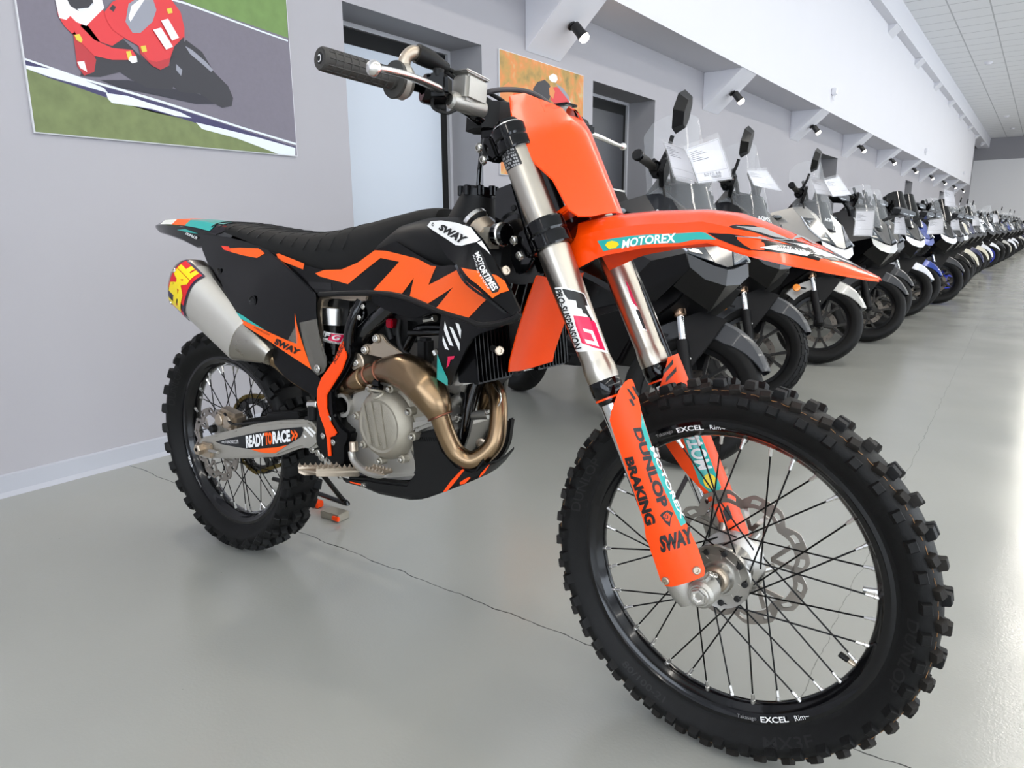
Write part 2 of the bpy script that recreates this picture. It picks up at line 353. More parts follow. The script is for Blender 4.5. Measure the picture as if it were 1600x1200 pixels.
# bracket spot lamps
spot=None
for i,yb in enumerate(BR):
    if yb<1: continue
    p0=V(-2.757,yb+.03,2.296)
    if spot is None:
        spot=empty('spot_lamp',Matrix.Translation(Vector(p0)))
        nrm=V(.66,0,-.75)
        a=MB();a.cyl((0,0,0),nrm*.02,.033,'lamp_black');a.cyl(nrm*.02,nrm*.055,.012,'lamp_black',12);a.build('wall_mount',spot)
        c0=nrm*.06;ax=V(.55,.28,-.75);ax/=np.linalg.norm(ax)
        a=MB();a.lathe([(0,-.05),(.03,-.05),(.034,-.04),(.034,.02),(.04,.05),(.037,.05),(.031,.02)],c0+V(.02,0,.0),ax,'lamp_black',24);a.build('lamp_body',spot)
        a=MB();a.lathe([(0,.022),(.03,.022),(.035,.055),(.033,.075),(.02,.085),(0,.088)],c0+V(.02,0,.0),ax,'lamp_glow',24);a.build('bulb',spot,label='glowing bulb')
        o=spot
    else:
        o=copy_tree(spot);o.matrix_world=Matrix.Translation(Vector(p0))
    n=round((yb-4.325)/3.12)
    names=['nearest','second','third','fourth','fifth','sixth','seventh','eighth','ninth','tenth']
    tag(o,'lit black spot lamp on the %s sloped wall bracket counted from the camera'%names[n] if n<10 else 'lit black spot lamp on a far bracket','lamp','spot lamps on the wall brackets')
    L=bpy.data.lights.new('spot_light','SPOT');L.energy=24;L.color=(1,.93,.82);L.spot_size=1.9;L.spot_blend=.6;L.shadow_soft_size=.04
    lo=bpy.data.objects.new('spot_light',L);COL.objects.link(lo);lo.location=Vector(p0)+Vector((.14,.04,-.12));lo.rotation_euler=Vector((.45,.15,-.85)).to_track_quat('-Z','Y').to_euler();lo.parent=o;lo.matrix_parent_inverse=o.matrix_world.inverted()
# sprinkler-like sockets on the white panel and small unlit ceiling downlights
for (px,py,s,lb) in ((1300,146,1.0,'nearest'),(1445,236,1.0,'middle'),(1505,271,1.0,'farthest')):
    P=WF.at(px,py,XP,0);t=empty('socket_box',Matrix.Translation(Vector((XP,P[1],P[2]))),'small white plastic box on the white wall panel, %s of the three'%lb,'electrical box','white boxes on the wall panel')
    a=MB();a.box((.03,0,.02),(.06,.11,.09),'plastic_white',bev=.01);a.build('housing',t)
    a=MB();a.cyl((.03,-.025,-.03),(.03,-.025,-.10),.008,'plastic_white',10);a.cyl((.03,.02,-.03),(.03,.02,-.09),.008,'plastic_white',10);a.build('conduit',t)
for (px,py,lb) in ((1545,97,'nearest'),(1573,181,'middle'),(1582,200,'farthest')):
    P=WF.at(px,py,ZC,2);t=MB();t.lathe([(0,-.06),(.05,-.055),(.08,-.02),(.09,0),(0,0)],(0,0,0),(0,0,1),'plastic_white',20)
    o=t.build('downlight',label='small white ceiling downlight, %s of three in view'%lb,cat='smoke detector',group='white downlights on the tiled ceiling');o.location=(P[0],P[1],ZC)
# ceiling luminaires (the room's own long lamps)
lum=None
ELAMP=430
LX=[(.55,'left'),(4.2,'middle'),(7.8,'right')]
for lx,nm in LX:
    for k in range(8):
        yy=-5.5+5.6*k
        if lum is None:
            lum=MB();lum.box((0,0,-.02),(.20,3.9,.04),'plastic_white',bev=.005);lum.box((0,0,-.042),(.16,3.84,.006),'lamp_tube');lum=lum.build('ceiling_light');o=lum
        else: o=lum.copy();COL.objects.link(o)
        o.location=(lx,yy,ZC)
        tag(o,'long white ceiling lamp out over the shop floor, %s row'%nm,'ceiling light','long ceiling lamps')
    L=bpy.data.lights.new('lamp_light','AREA');L.shape='RECTANGLE';L.size=.16;L.size_y=43;L.energy=ELAMP;L.color=(1,.96,.89)
    lo=bpy.data.objects.new('lamp_light',L);COL.objects.link(lo);lo.location=(lx,14.1,ZC-.05)
# daylight through the shop windows in the right and back walls
def winlight(name,loc,rot,sx,sy,e,col=(.86,.93,1)):
    L=bpy.data.lights.new(name,'AREA');L.shape='RECTANGLE';L.size=sx;L.size_y=sy;L.energy=e;L.color=col
    lo=bpy.data.objects.new(name,L);COL.objects.link(lo);lo.location=loc;lo.rotation_euler=rot
mat('win_glow','#dfe9f5',.3,emit='#dbe8ff',es=1.6);mat('win_frame','#54565c',.4)
k=1
for yy in (-4.2,.6,5.4,10.2,15.0,19.8,24.6,29.4):
    a=MB();a.box((XR-.01,yy,2.0),(.02,3.8,2.6),'win_glow')
    for dz in (-1.3,1.3): a.box((XR-.03,yy,2.0+dz),(.06,3.9,.07),'win_frame')
    for dy in (-1.92,-.64,.64,1.92): a.box((XR-.03,yy+dy,2.0),(.06,.07,2.66),'win_frame')
    st(a,'window_%d'%k);k+=1
winlight('window_light',(XR-.08,12.6,2.0),(0,math.radians(90),0),2.5,37,1150)
for xx in (.5,5.5):
    a=MB();a.box((xx,YB+.01,2.0),(4.2,.02,2.6),'win_glow')
    for dz in (-1.3,1.3): a.box((xx,YB+.03,2.0+dz),(4.3,.06,.07),'win_frame')
    for dx in (-2.1,-.7,.7,2.1): a.box((xx+dx,YB+.03,2.0),(.07,.06,2.66),'win_frame')
    st(a,'window_%d'%k);k+=1
winlight('window_light',(3,YB+.08,2.0),(math.radians(90),0,0),9,2.5,210)
w=bpy.data.worlds.new('world');scn.world=w;w.use_nodes=True;w.node_tree.nodes['Background'].inputs[0].default_value=(.5,.55,.6,1);w.node_tree.nodes['Background'].inputs[1].default_value=.15
scn.view_settings.view_transform='Standard';scn.view_settings.look='None';scn.view_settings.gamma=1;scn.view_settings.exposure=0.0
try: scn.view_settings.use_curve_mapping=False
except Exception: pass
# ================================================================= motocross bike
bike=empty('dirt_bike',bm4(BA,BO),'orange and black dirt bike with knobbly tyres parked across the foreground','motorcycle')
def B(px,py,Y): return BF.at(px,py,Y)
def Bs(L,Y): return [BF.at(x,y,Y) for x,y in L]
def F(px,py,Y): return FF.at(px,py,Y)
def WS(C,back=False):   # wheel coords (x,y,z about the axle) -> bike frame
    if back: return lambda p: V(p[0],p[1],p[2]+RR)
    A=AX0; return lambda p: PA+ST@(A+np.array(p)-PA)
def rodY(r_,ang,y): return V(r_*math.cos(ang),y,r_*math.sin(ang))
def tyre_mb(prof,knobs,N_):
    m=MB();n=144
    v=[];f=[];L=len(prof)
    for i in range(n):
        a=2*PI*i/n
        for y,r in prof: v.append(rodY(r,a,y))
    for i in range(n):
        j=(i+1)%n
        for q in range(L-1): f.append((i*L+q,j*L+q,j*L+q+1,i*L+q+1))
    m.add(v,f,'rubber')
    for (a,y,r,nrm_ang,wl,ww,h,tap,skew,mt) in knobs:
        # local basis: tangential t, radial-ish n tilted by nrm_ang toward y, side s
        e_r=V(math.cos(a),0,math.sin(a));e_t=V(-math.sin(a),0,math.cos(a));e_y=V(0,1,0)
        nn=e_r*math.cos(nrm_ang)+e_y*math.sin(nrm_ang);ss=e_y*math.cos(nrm_ang)-e_r*math.sin(nrm_ang)
        t=e_t*math.cos(skew)+ss*math.sin(skew);s2=ss*math.cos(skew)-e_t*math.sin(skew)
        c=e_r*r+e_y*y
        vv=[]
        for (k,hh) in ((1.28,-.006),(1.04,h*.35),(1.0,h*.86),(.84,h)):
            tp=1 if k>1 else tap
            for sx,sy in ((-1,-1),(1,-1),(1,1),(-1,1)): vv.append(c+nn*hh+t*sx*wl/2*k+s2*sy*ww/2*k)
        ff=[(3,2,1,0),(12,13,14,15)]
        for L_ in range(3):
            for k in range(4): ff.append((L_*4+k,L_*4+(k+1)%4,L_*4+4+(k+1)%4,L_*4+4+k))
        m.add(vv,ff,mt)
    return m
# ---- front tyre
def prof_arc(pts,n=5):
    Q=smooth_path([V(p[0],p[1],0) for p in pts],n);return [(p[0],p[1]) for p in Q]
half=[(.0245,.2745),(.027,.283),(.0335,.292),(.0415,.306),(.0435,.316),(.0395,.327),(.028,.3345),(.012,.3375),(0,.338)]
pf=prof_arc([(-a,b) for a,b in half]+[(a,b) for a,b in half[::-1][1:]],3)
kn=[];P_=42
for i in range(P_):
    a=2*PI*i/P_;d=2*PI/P_
    o=(i%2)
    for s in (-1,1):
        kn.append((a+(0.5*d if s>0 else 0),s*.0415,.3180,s*1.12,.017,.0145,.0110,1,0,'rubber'))
        kn.append((a+.5*d*(s>0)+.42*d,s*.0285,.3320,s*.55,.0175,.0145,.0125,1,s*.25,'rubber_brown' if s<0 else 'rubber'))
        if o: kn.append((a+.1*d,s*.0095,.3375,s*.1,.019,.0135,.0125,1,0,'rubber'))
    if not o: kn.append((a+.1*d,0,.338,0,.017,.018,.0125,1,0,'rubber_brown'))
ft=tyre_mb(pf,kn,36)
# mould seam squiggles and brown scuffed crown between the knobs
for i in range(P_*2):
    a0=2*PI*i/(P_*2)
    for s in (-1,):
        P=[rodY(.3332+.0003,a0+.018*k+.004,s*(.031+.0022*math.sin(k*2.1+i))) for k in range(4)]
        ft.tube(P,.0006,'ochre',5,2)
ft.xf(WS(0));
def side_text(mb,txt,r0,r1,a_mid,arc,y,mt,flip=1,bold=.01,W=None,up=1):
    # text on wheel's right face (y<0), curved; reading clockwise as seen from the right side
    v2,f=textmesh(txt,bold,0,.02);v=[]
    for a,b in v2:
        if up>0: ang=a_mid-(a-.5)*arc; r=r0+(r1-r0)*b
        else: ang=a_mid+(a-.5)*arc; r=r1-(r1-r0)*b
        v.append(W(V(r*math.cos(ang),y(r) if callable(y) else y,r*math.sin(ang))))
    mb.add(v,f,mt)
mat('rubber_letter','#161616',.5,spec=.3)
def ysw(r): return -np.interp(r,[.28,.292,.306,.316],[.0262,.0335,.0415,.0435])-.0007
W1=WS(0)
# seen from the right (camera at -y) +x points right, so clockwise = decreasing angle
side_text(ft,'DUNLOP',.293,.310,math.radians(158),.42,ysw,'rubber_letter',W=W1)
side_text(ft,'DUNLOP',.293,.310,math.radians(-8),.42,ysw,'rubber_letter',W=W1)
side_text(ft,'MX3F',.293,.311,math.radians(-62),.30,ysw,'rubber_letter',W=W1,up=-1)
side_text(ft,'80/100-21',.291,.302,math.radians(-117),.34,ysw,'rubber_letter',W=W1,up=-1)
ft.build('tyre',bike,label='front tyre with small square knobs',ang=40)
# ---- rims
def rim(R0,wh,W,name,lab):
    m=MB();R=R0 # R0 flange radius
    h=[(wh,R-.004),(wh+.0015,R),(wh+.003,R-.001),(wh+.003,R-.008),(wh-.001,R-.013),(wh-.003,R-.019),(wh-.010,R-.024),(wh-.014,R-.0285),(.004,R-.031),(0,R-.0312)]
    pr=[(-a,b) for a,b in h]+[(a,b) for a,b in h[::-1][1:]]
    pr2=pr+[(pr[-1][0]-.002,R-.006),(0,R-.020),(pr[0][0]+.002,R-.006),pr[0]]
    n=120;v=[];f=[];L=len(pr2)-1
    for i in range(n):
        for y,r in pr2[:-1]: v.append(W(rodY(r,2*PI*i/n,y)))
    for i in range(n):
        j=(i+1)%n
        for q in range(L): f.append((i*L+q,j*L+q,j*L+(q+1)%L,i*L+(q+1)%L))
    m.add(v,f,'rim_black');return m
fr_=rim(.2785,.0225,W1,'rim','')
yr=lambda r:-(.0262+.0004) if r>.2705 else -(.0257 - (.2705-r)*.75)-.0006
for am,up in ((math.radians(106),1),(math.radians(-65),-1)):
    side_text(fr_,'EXCEL',.2620,.2712,am,.19,lambda r:-(.0245+(r-.2625)*.30)-.0008,'white_ink',W=W1,up=up,bold=.02)
    side_text(fr_,'Rim~',.2630,.2710,am-up*.19,.10,lambda r:-(.0245+(r-.2625)*.30)-.0008,'white_ink',W=W1,up=up,bold=-.004)
    side_text(fr_,'Takasago',.2630,.2708,am+up*.19,.13,lambda r:-(.0245+(r-.2625)*.30)-.0008,'grey_ink',W=W1,up=up,bold=-.006)
frim=fr_.build('rim',bike,label='glossy black front rim')
a=MB();an=math.radians(8);a.cyl(W1(rodY(.249,an,0)),W1(rodY(.226,an,0)),.0055,'nipple',10);a.build('rim_lock_nut',frim,label='silver rim lock nut')
a=MB();an=math.radians(-25);a.cyl(W1(rodY(.249,an,0)),W1(rodY(.236,an,0)),.004,'gold_metal',10);a.cyl(W1(rodY(.236,an,0)),W1(rodY(.220,an,0)),.0052,'black_matt',10);a.build('valve_stem',frim,label='valve with black cap')
# ---- spokes
def spokes(parent,W,phase,rn,rh,yh,N_=36,ca=72):
    for i in range(N_):
        th=math.radians(phase+360/N_*i);sd=-1 if i%2==0 else 1;dr=1 if (i//2)%2==0 else -1
        ah=th+dr*math.radians(ca);yy=yh[0] if sd<0 else yh[1];r=rh[0] if sd<0 else rh[1]
        yy2=yy+(.004 if dr>0 else -.004)
        n0=rodY(rn,th,sd*.005);h0=rodY(r,ah,yy2);d=(h0-n0)/np.linalg.norm(h0-n0)
        a=MB();a.cyl(W(n0+d*.012),W(h0),.00155,'spoke',8,cap=True)
        a.cyl(W(n0-d*.004),W(n0+d*.005),.0042,'nipple',8);a.cyl(W(n0+d*.005),W(n0+d*.018),.0030,'nipple',8)
        a.build('spoke',parent)
spokes(frim,W1,6,.2475,(.046,.052),(-.036,.034))
# ---- front hub, disc, axle
hub=MB();A=(0,0,0);Yd=(0,1,0)
hub.lathe([(.020,-.052),(.026,-.052),(.029,-.046),(.029,-.040),(.050,-.039),(.057,-.041),(.058,-.034),(.052,-.031),(.040,-.030),(.034,-.018),(.036,.010),(.042,.024),(.056,.031),(.060,.033),(.060,.040),(.045,.043),(.030,.050),(.030,.058),(.018,.06),(.018,-.05)],A,Yd,'alu',48)
for k in range(9):
    a0=2*PI*k/9;hub.cyl(rodY(.047,a0,-.043),rodY(.047,a0,-.030),.0055,'dark',10)
    hub.box((.037*math.cos(a0+.35),-.0355,.037*math.sin(a0+.35)),(.006,.010,.02),'alu',R=rot((0,1,0),-(a0+.35)))
for k in range(6):
    a0=2*PI*k/6;hub.cyl(rodY(.052,a0,.036),rodY(.066,a0,.060),.007,'alu',10);bolt(hub,rodY(.066,a0,.058),(0,-1,0),.005)
hub.cyl((0,-.085,0),(0,-.045,0),.0155,'black_gloss',24);hub.cyl((0,-.06,0),(0,-.048,0),.0225,'gold_metal',24)
hub.cyl((0,.05,0),(0,.085,0),.0155,'alu',24)
hub.xf(W1);hub.build('wheel_hub',bike,label='silver front hub')
def wave_disc(R1,R0,nw,y,th,mt,arms,rc):
    m=MB();n=nw*16;o=[];inn=[]
    for i in range(n):
        t=2*PI*i/n;k=abs(((i/16.)%1)-.5)*2
        ro=R1-.016*(1-min(1,max(0,(1-k)*2.2)));ri=R0-.010*(1-min(1,max(0,(1-k)*1.7)))
        o.append((ro,t));inn.append((ri,t))
    rings=[[(o[i][0]*(1-k)+inn[i][0]*k,o[i][1]+(.0 if k in(0,1) else .02*(k-.5))) for i in range(n)] for k in (0,.32,.68,1)]
    v=[rodY(r,t,y+s*th/2) for s in (-1,1) for q in rings for r,t in q];f=[]
    for i in range(n):
        j=(i+1)%n
        for b_ in range(3):
            if b_==1 and i%8 in (2,3,4): 
                q0=[b_*n+i,b_*n+j,(b_+1)*n+j,(b_+1)*n+i];f+=[(q0[0],q0[1],q0[1]+4*n,q0[0]+4*n),(q0[3],q0[2],q0[2]+4*n,q0[3]+4*n)];continue
            f+=[(b_*n+i,b_*n+j,(b_+1)*n+j,(b_+1)*n+i),(4*n+b_*n+i,4*n+(b_+1)*n+i,4*n+(b_+1)*n+j,4*n+b_*n+j)]
        f+=[(i,4*n+i,4*n+j,j),(3*n+i,3*n+j,7*n+j,7*n+i)]
    m.add(v,f,mt)
    for k in range(arms):
        a=2*PI*k/arms+.2
        for q in ([(rc,a-.07),(rc,a+.07),(R0-.003,a+.30),(R0-.004,a+.21)],[(rc,a-.07),(rc,a+.07),(R0-.004,a-.10),(R0-.003,a-.19)]):
            m.prism([rodY(r_,t_,y)-V(0,th/2,0) for r_,t_ in q],(0,th,0),mt)
    return m
dsc=wave_disc(.130,.106,8,.062,.003,'disc',6,.062);dsc.xf(W1);dsc.build('brake_disc',bike,label='front wave brake disc')
# ---- fork legs
def fl(p): return fk2b(p)
NF=-.036
for s in (-1,1):
    y=.105*s
    a=MB();pr=[(.0235,.392),(.0284,.395),(.0292,.402),(.0292,.418),(.0274,.430),(.0270,.434),(.0280,.50),(.0292,.56),(.0302,.62),(.0308,.66),(.0306,.69),(.0290,.705),(.0285,.72),(.0285,.872)]
    a.lathe(pr,(NF,y,0),(0,0,1),'fork_alu',48)
    # logos on the tube
    R_=lambda z:float(np.interp(z,[q[1] for q in pr[4:]],[q[0] for q in pr[4:]]))
    def SC(u,z,t=0): # u = arc angle (deg) measured from the outward side toward the front
        r=R_(z)+.0004+t;an=math.radians(u);return V(NF+r*math.sin(an),y+s*r*math.cos(an),z)
    A_=lambda pts,mt,t=0:a.sheet(pts,lambda u,z,tt:SC(u*1000,z,t),mt,step=.006)
    k=.001
    Lp=lambda L,o: [(o[0]+x_/5,o[1]+y_/5) for x_,y_ in L]
    def CU(px,py):
        for k_ in range(40):
            p=FF.hit(px+(k_*.5 if s<0 else -k_*.5),py,lambda q:math.hypot(q[0]-NF,q[1]-y)-R_(min(max(q[2],.43),.87))-.0004,.8,2.2)
            if p is not None:break
        return None if p is None else (math.degrees(math.atan2(p[0]-NF,s*(p[1]-y)))*.001,p[2])
    def C_(L,mt,t=0):
        q=[CU(*p_) for p_ in L]
        if all(e is not None for e in q): A_(q,mt,t)
        else: print('decal missed',mt,s,L[0])
    o3=(760,330)
    if s<0:
        C_(Lp([(532,598),(590,590),(765,645),(955,1115),(850,1090),(690,1095),(640,900),(570,720)],o3),'white')
        C_(Lp([(590,605),(762,650),(782,705),(790,740),(770,738),(800,800),(832,858),(815,856),(780,805),(758,800),(742,760),(710,755),(700,700),(640,690),(610,650)],o3),'black_ink',.0003)
        C_(Lp([(680,815),(800,830),(850,870),(930,1090),(850,1070),(745,1030),(700,900)],o3),'pink',.0003)
        C_(Lp([(755,915),(830,935),(880,1060),(780,1030),(768,1000),(845,1020),(815,955),(762,940)],o3),'white',.0006)
        q=[CU(*p_) for p_ in ((876,450),(909,544),(867,452),(898,548))]
        a.text('PRO-SUSPENSION',q,lambda u,z:SC(u*1000,z,.0003),'black_ink',bold=.03,shear=.2,step=.06)
        C_([(779,238),(804,228),(815,252),(816,256),(792,270)],'black_ink')
        for j,tx in enumerate(('-- ---- --','10.7 bar','--- -- ---','- ---- --','-- -- ---','--- ----')):
            f_=lambda u,v:(779+u*25+v*12.5,238-u*10+v*31);q=[CU(*f_(*c)) for c in ((.08,.06+.15*j),(.9,.06+.15*j),(.08,.16+.15*j),(.9,.16+.15*j))]
            a.text(tx,q,lambda u,z:SC(u*1000,z,.0004),'grey_ink',step=.2)
    else:
        C_(Lp([(1075,535),(1095,540),(1115,580),(1195,770),(1235,880),(1262,940),(1215,925),(1150,740)],o3),'alu_bright')
        C_(Lp([(1088,548),(1102,560),(1183,750),(1150,722),(1132,690)],o3),'pink',.0003);C_(Lp([(1165,765),(1195,775),(1250,925),(1225,915)],o3),'black_ink',.0003)
    a.xf(fl);ob=a.build('fork_tube',bike,ang=30)
    a=MB();a.lathe([(.0,.352),(.0225,.352),(.0240,.356),(.0240,.362),(.0262,.364),(.0285,.372),(.0292,.388),(.0280,.395),(.0235,.396)],(NF,y,0),(0,0,1),'black_gloss',36);a.lathe([(.0245,.3605),(.0272,.3605),(.0272,.3640),(.0245,.3640)],(NF,y,0),(0,0,1),'orange',36)
    a.xf(fl);a.build('dust_seal',ob)
    a=MB();a.cyl((NF,y,.03),(NF,y,.40),.0222,'chrome',32);a.xf(fl);a.build('fork_slider',bike)
    # axle clamp casting
    a=MB();a.lathe([(0,-.018),(.016,-.016),(.023,0),(.0265,.02),(.0275,.05),(.0265,.09)],(NF,y,0),(0,0,1),'alu_cast',28)
    a.cyl((0,y-.021,0),(0,y+.021,0),.0235,'alu_cast',30,bev=.2);a.box((-.017,y,-.001),(.034,.030,.036),'alu_cast',bev=.006)
    a.box((.006,y+.002,.020),(.022,.034,.014),'alu_cast',bev=.004)
    if s<0:
        a.cyl((0,y-.024,0),(0,y-.020,0),.0165,'alu',28);a.lathe([(0,.0),(.006,.0),(.009,.004),(.013,.004),(.0145,0)],(0,y-.0235,0),(0,-1,0),'alu_bright',6)
        for dz in (-.008,.014): bolt(a,(.021,y+.010-dz*.5,.020+dz*.3),(.8,0,.6),.0055)
    a.xf(fl);a.build('axle_clamp',bike)
    # triple clamps
# fork guards
GP=[(-.068,.130),(-.058,.141),(-.035,.1465),(-.012,.1455),(.010,.138),(.026,.124),(.032,.106),(.030,.090),(.018,.074),(-.004,.066),(-.026,.065)]
gl=[0]
for i in range(1,len(GP)): gl.append(gl[-1]+math.hypot(GP[i][0]-GP[i-1][0],GP[i][1]-GP[i-1][1]))
GPs=smooth_path([V(p[0],p[1],0) for p in GP],6);gls=[0]
for i in range(1,len(GPs)): gls.append(gls[-1]+np.linalg.norm(GPs[i]-GPs[i-1]))
gls=np.array(gls);GL=gls[-1];gx=np.array([p[0] for p in GPs]);gy=np.array([p[1] for p in GPs])
GQ=smooth_path([V(a_,b_,0) for a_,b_ in ((-.068,.130),(-.058,.141),(-.035,.1465),(-.015,.144),(.003,.135),(.012,.120),(.013,.100),(.008,.082),(-.004,.072),(-.025,.067),(-.045,.066),(-.068,.068))],6)
qls=[0]
for i in range(1,len(GQ)): qls.append(qls[-1]+np.linalg.norm(GQ[i]-GQ[i-1]))
qls=np.array(qls);qx=np.array([p[0] for p in GQ]);qy=np.array([p[1] for p in GQ])
def un(n_):      # arc position on the inner face of the left guard
    k=len(qx)-1
    while k>0 and qx[k]<n_ : k-=1
    return float(qls[k])
G_R=(gls,gx,gy,GL);G_L=(qls,qx,qy,float(qls[-1]))
def guardS(s):
    gls,gx,gy,GL=(G_R if s<0 else G_L)
    def S(u,z,t=0):
        uu=min(max(u,0),GL);x=float(np.interp(uu,gls,gx));y=float(np.interp(uu,gls,gy))
        e=1e-3;tx=float(np.interp(min(uu+e,GL),gls,gx)-np.interp(max(uu-e,0),gls,gx));ty=float(np.interp(min(uu+e,GL),gls,gy)-np.interp(max(uu-e,0),gls,gy));L=math.hypot(tx,ty)
        nx,ny=(-ty/L,tx/L) # outward
        x+=nx*t;y+=ny*t
        k=1.-.10*max(0,(z-.30)/.1)+ (.06 if z<.10 else 0)
        return V(x,s*(.105+(y-.105)*k),z)
    return S
def gproj(u,z):
    P=BF.O+BF.A@fk2b(guardS(-1)(u,z));q=RC@(P-CAMP);return 800+CAM_F*q[0]/-q[2],600-CAM_F*q[1]/-q[2]
def ginv(px,py):            # guard coordinates (u,z) under a photo point
    u,z=.08,.2
    for _ in range(25):
        p=gproj(u,z);e=V(px-p[0],py-p[1]);h_=1e-4;a=gproj(u+h_,z);b=gproj(u,z+h_)
        J=np.array([[(a[0]-p[0])/h_,(b[0]-p[0])/h_],[(a[1]-p[1])/h_,(b[1]-p[1])/h_]])
        try: d=np.linalg.solve(J,e)
        except Exception: break
        d=np.clip(d,-.03,.03);u=min(max(u+d[0],.0005),GL-.0005);z+=d[1]
    return (u,z)
out=[ginv(*q) for q in [(982.5,592.5),(987,592),(990,597),(999,627),(1002,642),(1020,700),(1046,760),(1072,817),(1090,855),(1102,890),(1100,900),(1050,917),(1040,916),(1032,907),(1020,870),(1009,840),(1006,817),(990,767),(970,710),(952.5,657),(955,642),(967,610),(976,597)]]
out2=[(.020,.07),(.015,.33),(.045,.372),(.070,.392),(.085,.400),(un(.005),.398),(un(-.01),.375),(un(-.04),.335),(un(-.062),.30),(un(-.063),.245),(un(-.045),.19),(un(-.020),.125),(un(-.012),.06),(un(.0),.03),(.07,.02),(.04,.03)]
for s in (-1,1):
    S=guardS(s);a=MB()
    a.sheet(out if s<0 else out2,S,'orange_flat',step=.008,t0=0,t1=-.0022)
    def D(L,mt,t=.0005): a.sheet([ginv(*p) for p in L],lambda u,z,tt:S(u,z,t),mt,step=.008)
    if s>0:
        e0,e1=un(.009),un(-.018);w_=e1-e0
        a.sheet([(e0,.13),(e0,.31),(e1,.325),(e1+.003,.15),(e0+w_*.6,.118)],lambda u,z,t:S(u,z,.0006),'teal',step=.008)
        a.text('MOTOREX',[(e1-.002,.175),(e1-.002,.312),(e0+.003,.170),(e0+.003,.302)],lambda u,z:S(u,z,.0012),'white_ink',bold=.03,step=.1)
        a.sheet([((e0+e1)/2+w_*.36*math.cos(t),.148+.015*math.sin(t)) for t in np.linspace(0,2*PI,16,endpoint=False)],lambda u,z,t:S(u,z,.0012),'yellow',step=.008)
        for dz in (0,.016): a.sheet([(e0-.004,.392-dz),(e1-.01,.378-dz),(e1-.006,.370-dz),(e0,.383-dz)],lambda u,z,t:S(u,z,.0012),'black_ink',step=.008)
        a.sheet([(e0,.070),(e0+.014,.066),(e0+.014,.088),(e0,.095)],lambda u,z,t:S(u,z,.0006),'black_ink',step=.008)
        a.xf(fl);o=a.build('fork_guard',bike);continue
    def T(tx,L,mt,**k): a.text(tx,[ginv(*p) for p in L],lambda u,z:S(u,z,.001),mt,**k)
    D([(1002,644),(1020,702),(1046,761),(1072,817),(1064,822),(1034,757),(1012,702),(1002,668)],'teal')
    T('DUNLOP',[(1002,668),(1045,789),(989,669),(1030,796)],'black_ink',bold=.05,step=.1)
    T('BRAKING',[(989,713),(1026,817),(976,716),(1010,822)],'black_ink',bold=.055,step=.1)
    T('SWAY',[(1028,838),(1078,822),(1034,864),(1086,846)],'black_ink',bold=.06,step=.1,shear=.15)
    D([(979,607),(990,625),(994,623),(983,608)],'black_ink');D([(987,604),(996,620),(999,617),(990,603)],'black_ink');D([(982,624),(989,635),(992,633),(987,623)],'black_ink')
    T('MOTOREX',[(1021,697),(1070,808),(1015.5,700),(1064,811)],'white_ink',bold=.03,step=.1)
    D([(1031,805),(1036,800),(1043,797),(1052,801),(1048,812),(1047,823),(1040,817)],'black_ink');D([(1036,806),(1042,800),(1048,805),(1046,815),(1040,813)],'orange_flat',.0008)
    T('D',[(1040,803),(1045,805),(1038,810),(1044,812)],'black_ink',bold=.03)
    a.xf(fl);o=a.build('fork_guard',bike)
    for u,z in (ginv(1041,907),ginv(1088,891)):
        b_=MB();P=S(u,z);P2=S(u,z,.01);bolt(b_,fl(P),fl(P2)-fl(P),.007,'gold_metal',.005);b_.build('bolt',o)
# clamps
def clamp(z0,z1,r,name,lab):
    a=MB()
    for s in (-1,1):
        y=.105*s;a.lathe([(r-.006,z0),(r-.001,z0),(r,z0+.003),(r,(z0+z1)/2-.004),(r-.0015,(z0+z1)/2),(r,(z0+z1)/2+.004),(r,z1-.003),(r-.001,z1),(r-.006,z1)],(NF,y,0),(0,0,1),'black_gloss',40)
        a.box((NF-.034,y+.014*s,(z0+z1)/2),(.022,.030,(z1-z0)*.95),'black_gloss',bev=.004)
    a.prism([(NF-.03,-.11,z0+.006),(NF+.022,-.10,z0+.006),(NF+.028,-.04,z0+.006),(NF+.02,0,z0+.006),(NF+.028,.04,z0+.006),(NF+.022,.10,z0+.006),(NF-.03,.11,z0+.006),(NF-.055,.05,z0+.006),(NF-.06,0,z0+.006),(NF-.055,-.05,z0+.006)],(0,0,(z1-z0)*.7),'black_gloss',bev=.004)
    a.xf(fl);o=a.build(name,bike,ang=18)
    for s in (-1,1):
        for z in (z0+.010,z1-.012):
            b_=MB();p=V(NF-.046,.105*s+.030*s,z);b_.cyl(p-V(.006,0,0),p+V(-.006,.004*s,0),.0085,'bolt',6);bolt(b_,p+V(-.002,.004*s,0),(-.35,s,0),.0080,'bolt',.007);b_.xf(fl);b_.build('bolt',o)
clamp(.648,.700,.0380,'lower_triple_clamp','')
clamp(.838,.884,.0345,'upper_triple_clamp','')
for s in (-1,1):
    a=MB();a.lathe([(0,.892),(.010,.892),(.012,.896),(.024,.896),(.0270,.890),(.0272,.871)],(NF,.105*s,0),(0,0,1),'black_gloss',32);a.lathe([(.0279,.884),(.0287,.884),(.0287,.888),(.0279,.888)],(NF,.105*s,0),(0,0,1),'alu_bright',32)
    a.xf(fl);a.build('fork_cap',bike)
# ---- handlebar
HB=[(-.385,.9185,1.2065),(-.25,.932,1.2000),(-.19,.944,1.196),(-.115,.975,1.168),(-.085,.985,1.152),(0,.988,1.150)]
HP=[V(x,y,z) for y,x,z in HB]+[V(x,-y,z) for y,x,z in HB[::-1][1:]]
SF=lambda p: PA+ST@(np.array(p,float)-PA)
a=MB();a.tube(HP,.0120,'black_gloss',16,6);a.xf(SF);hb=a.build('handlebar',bike)
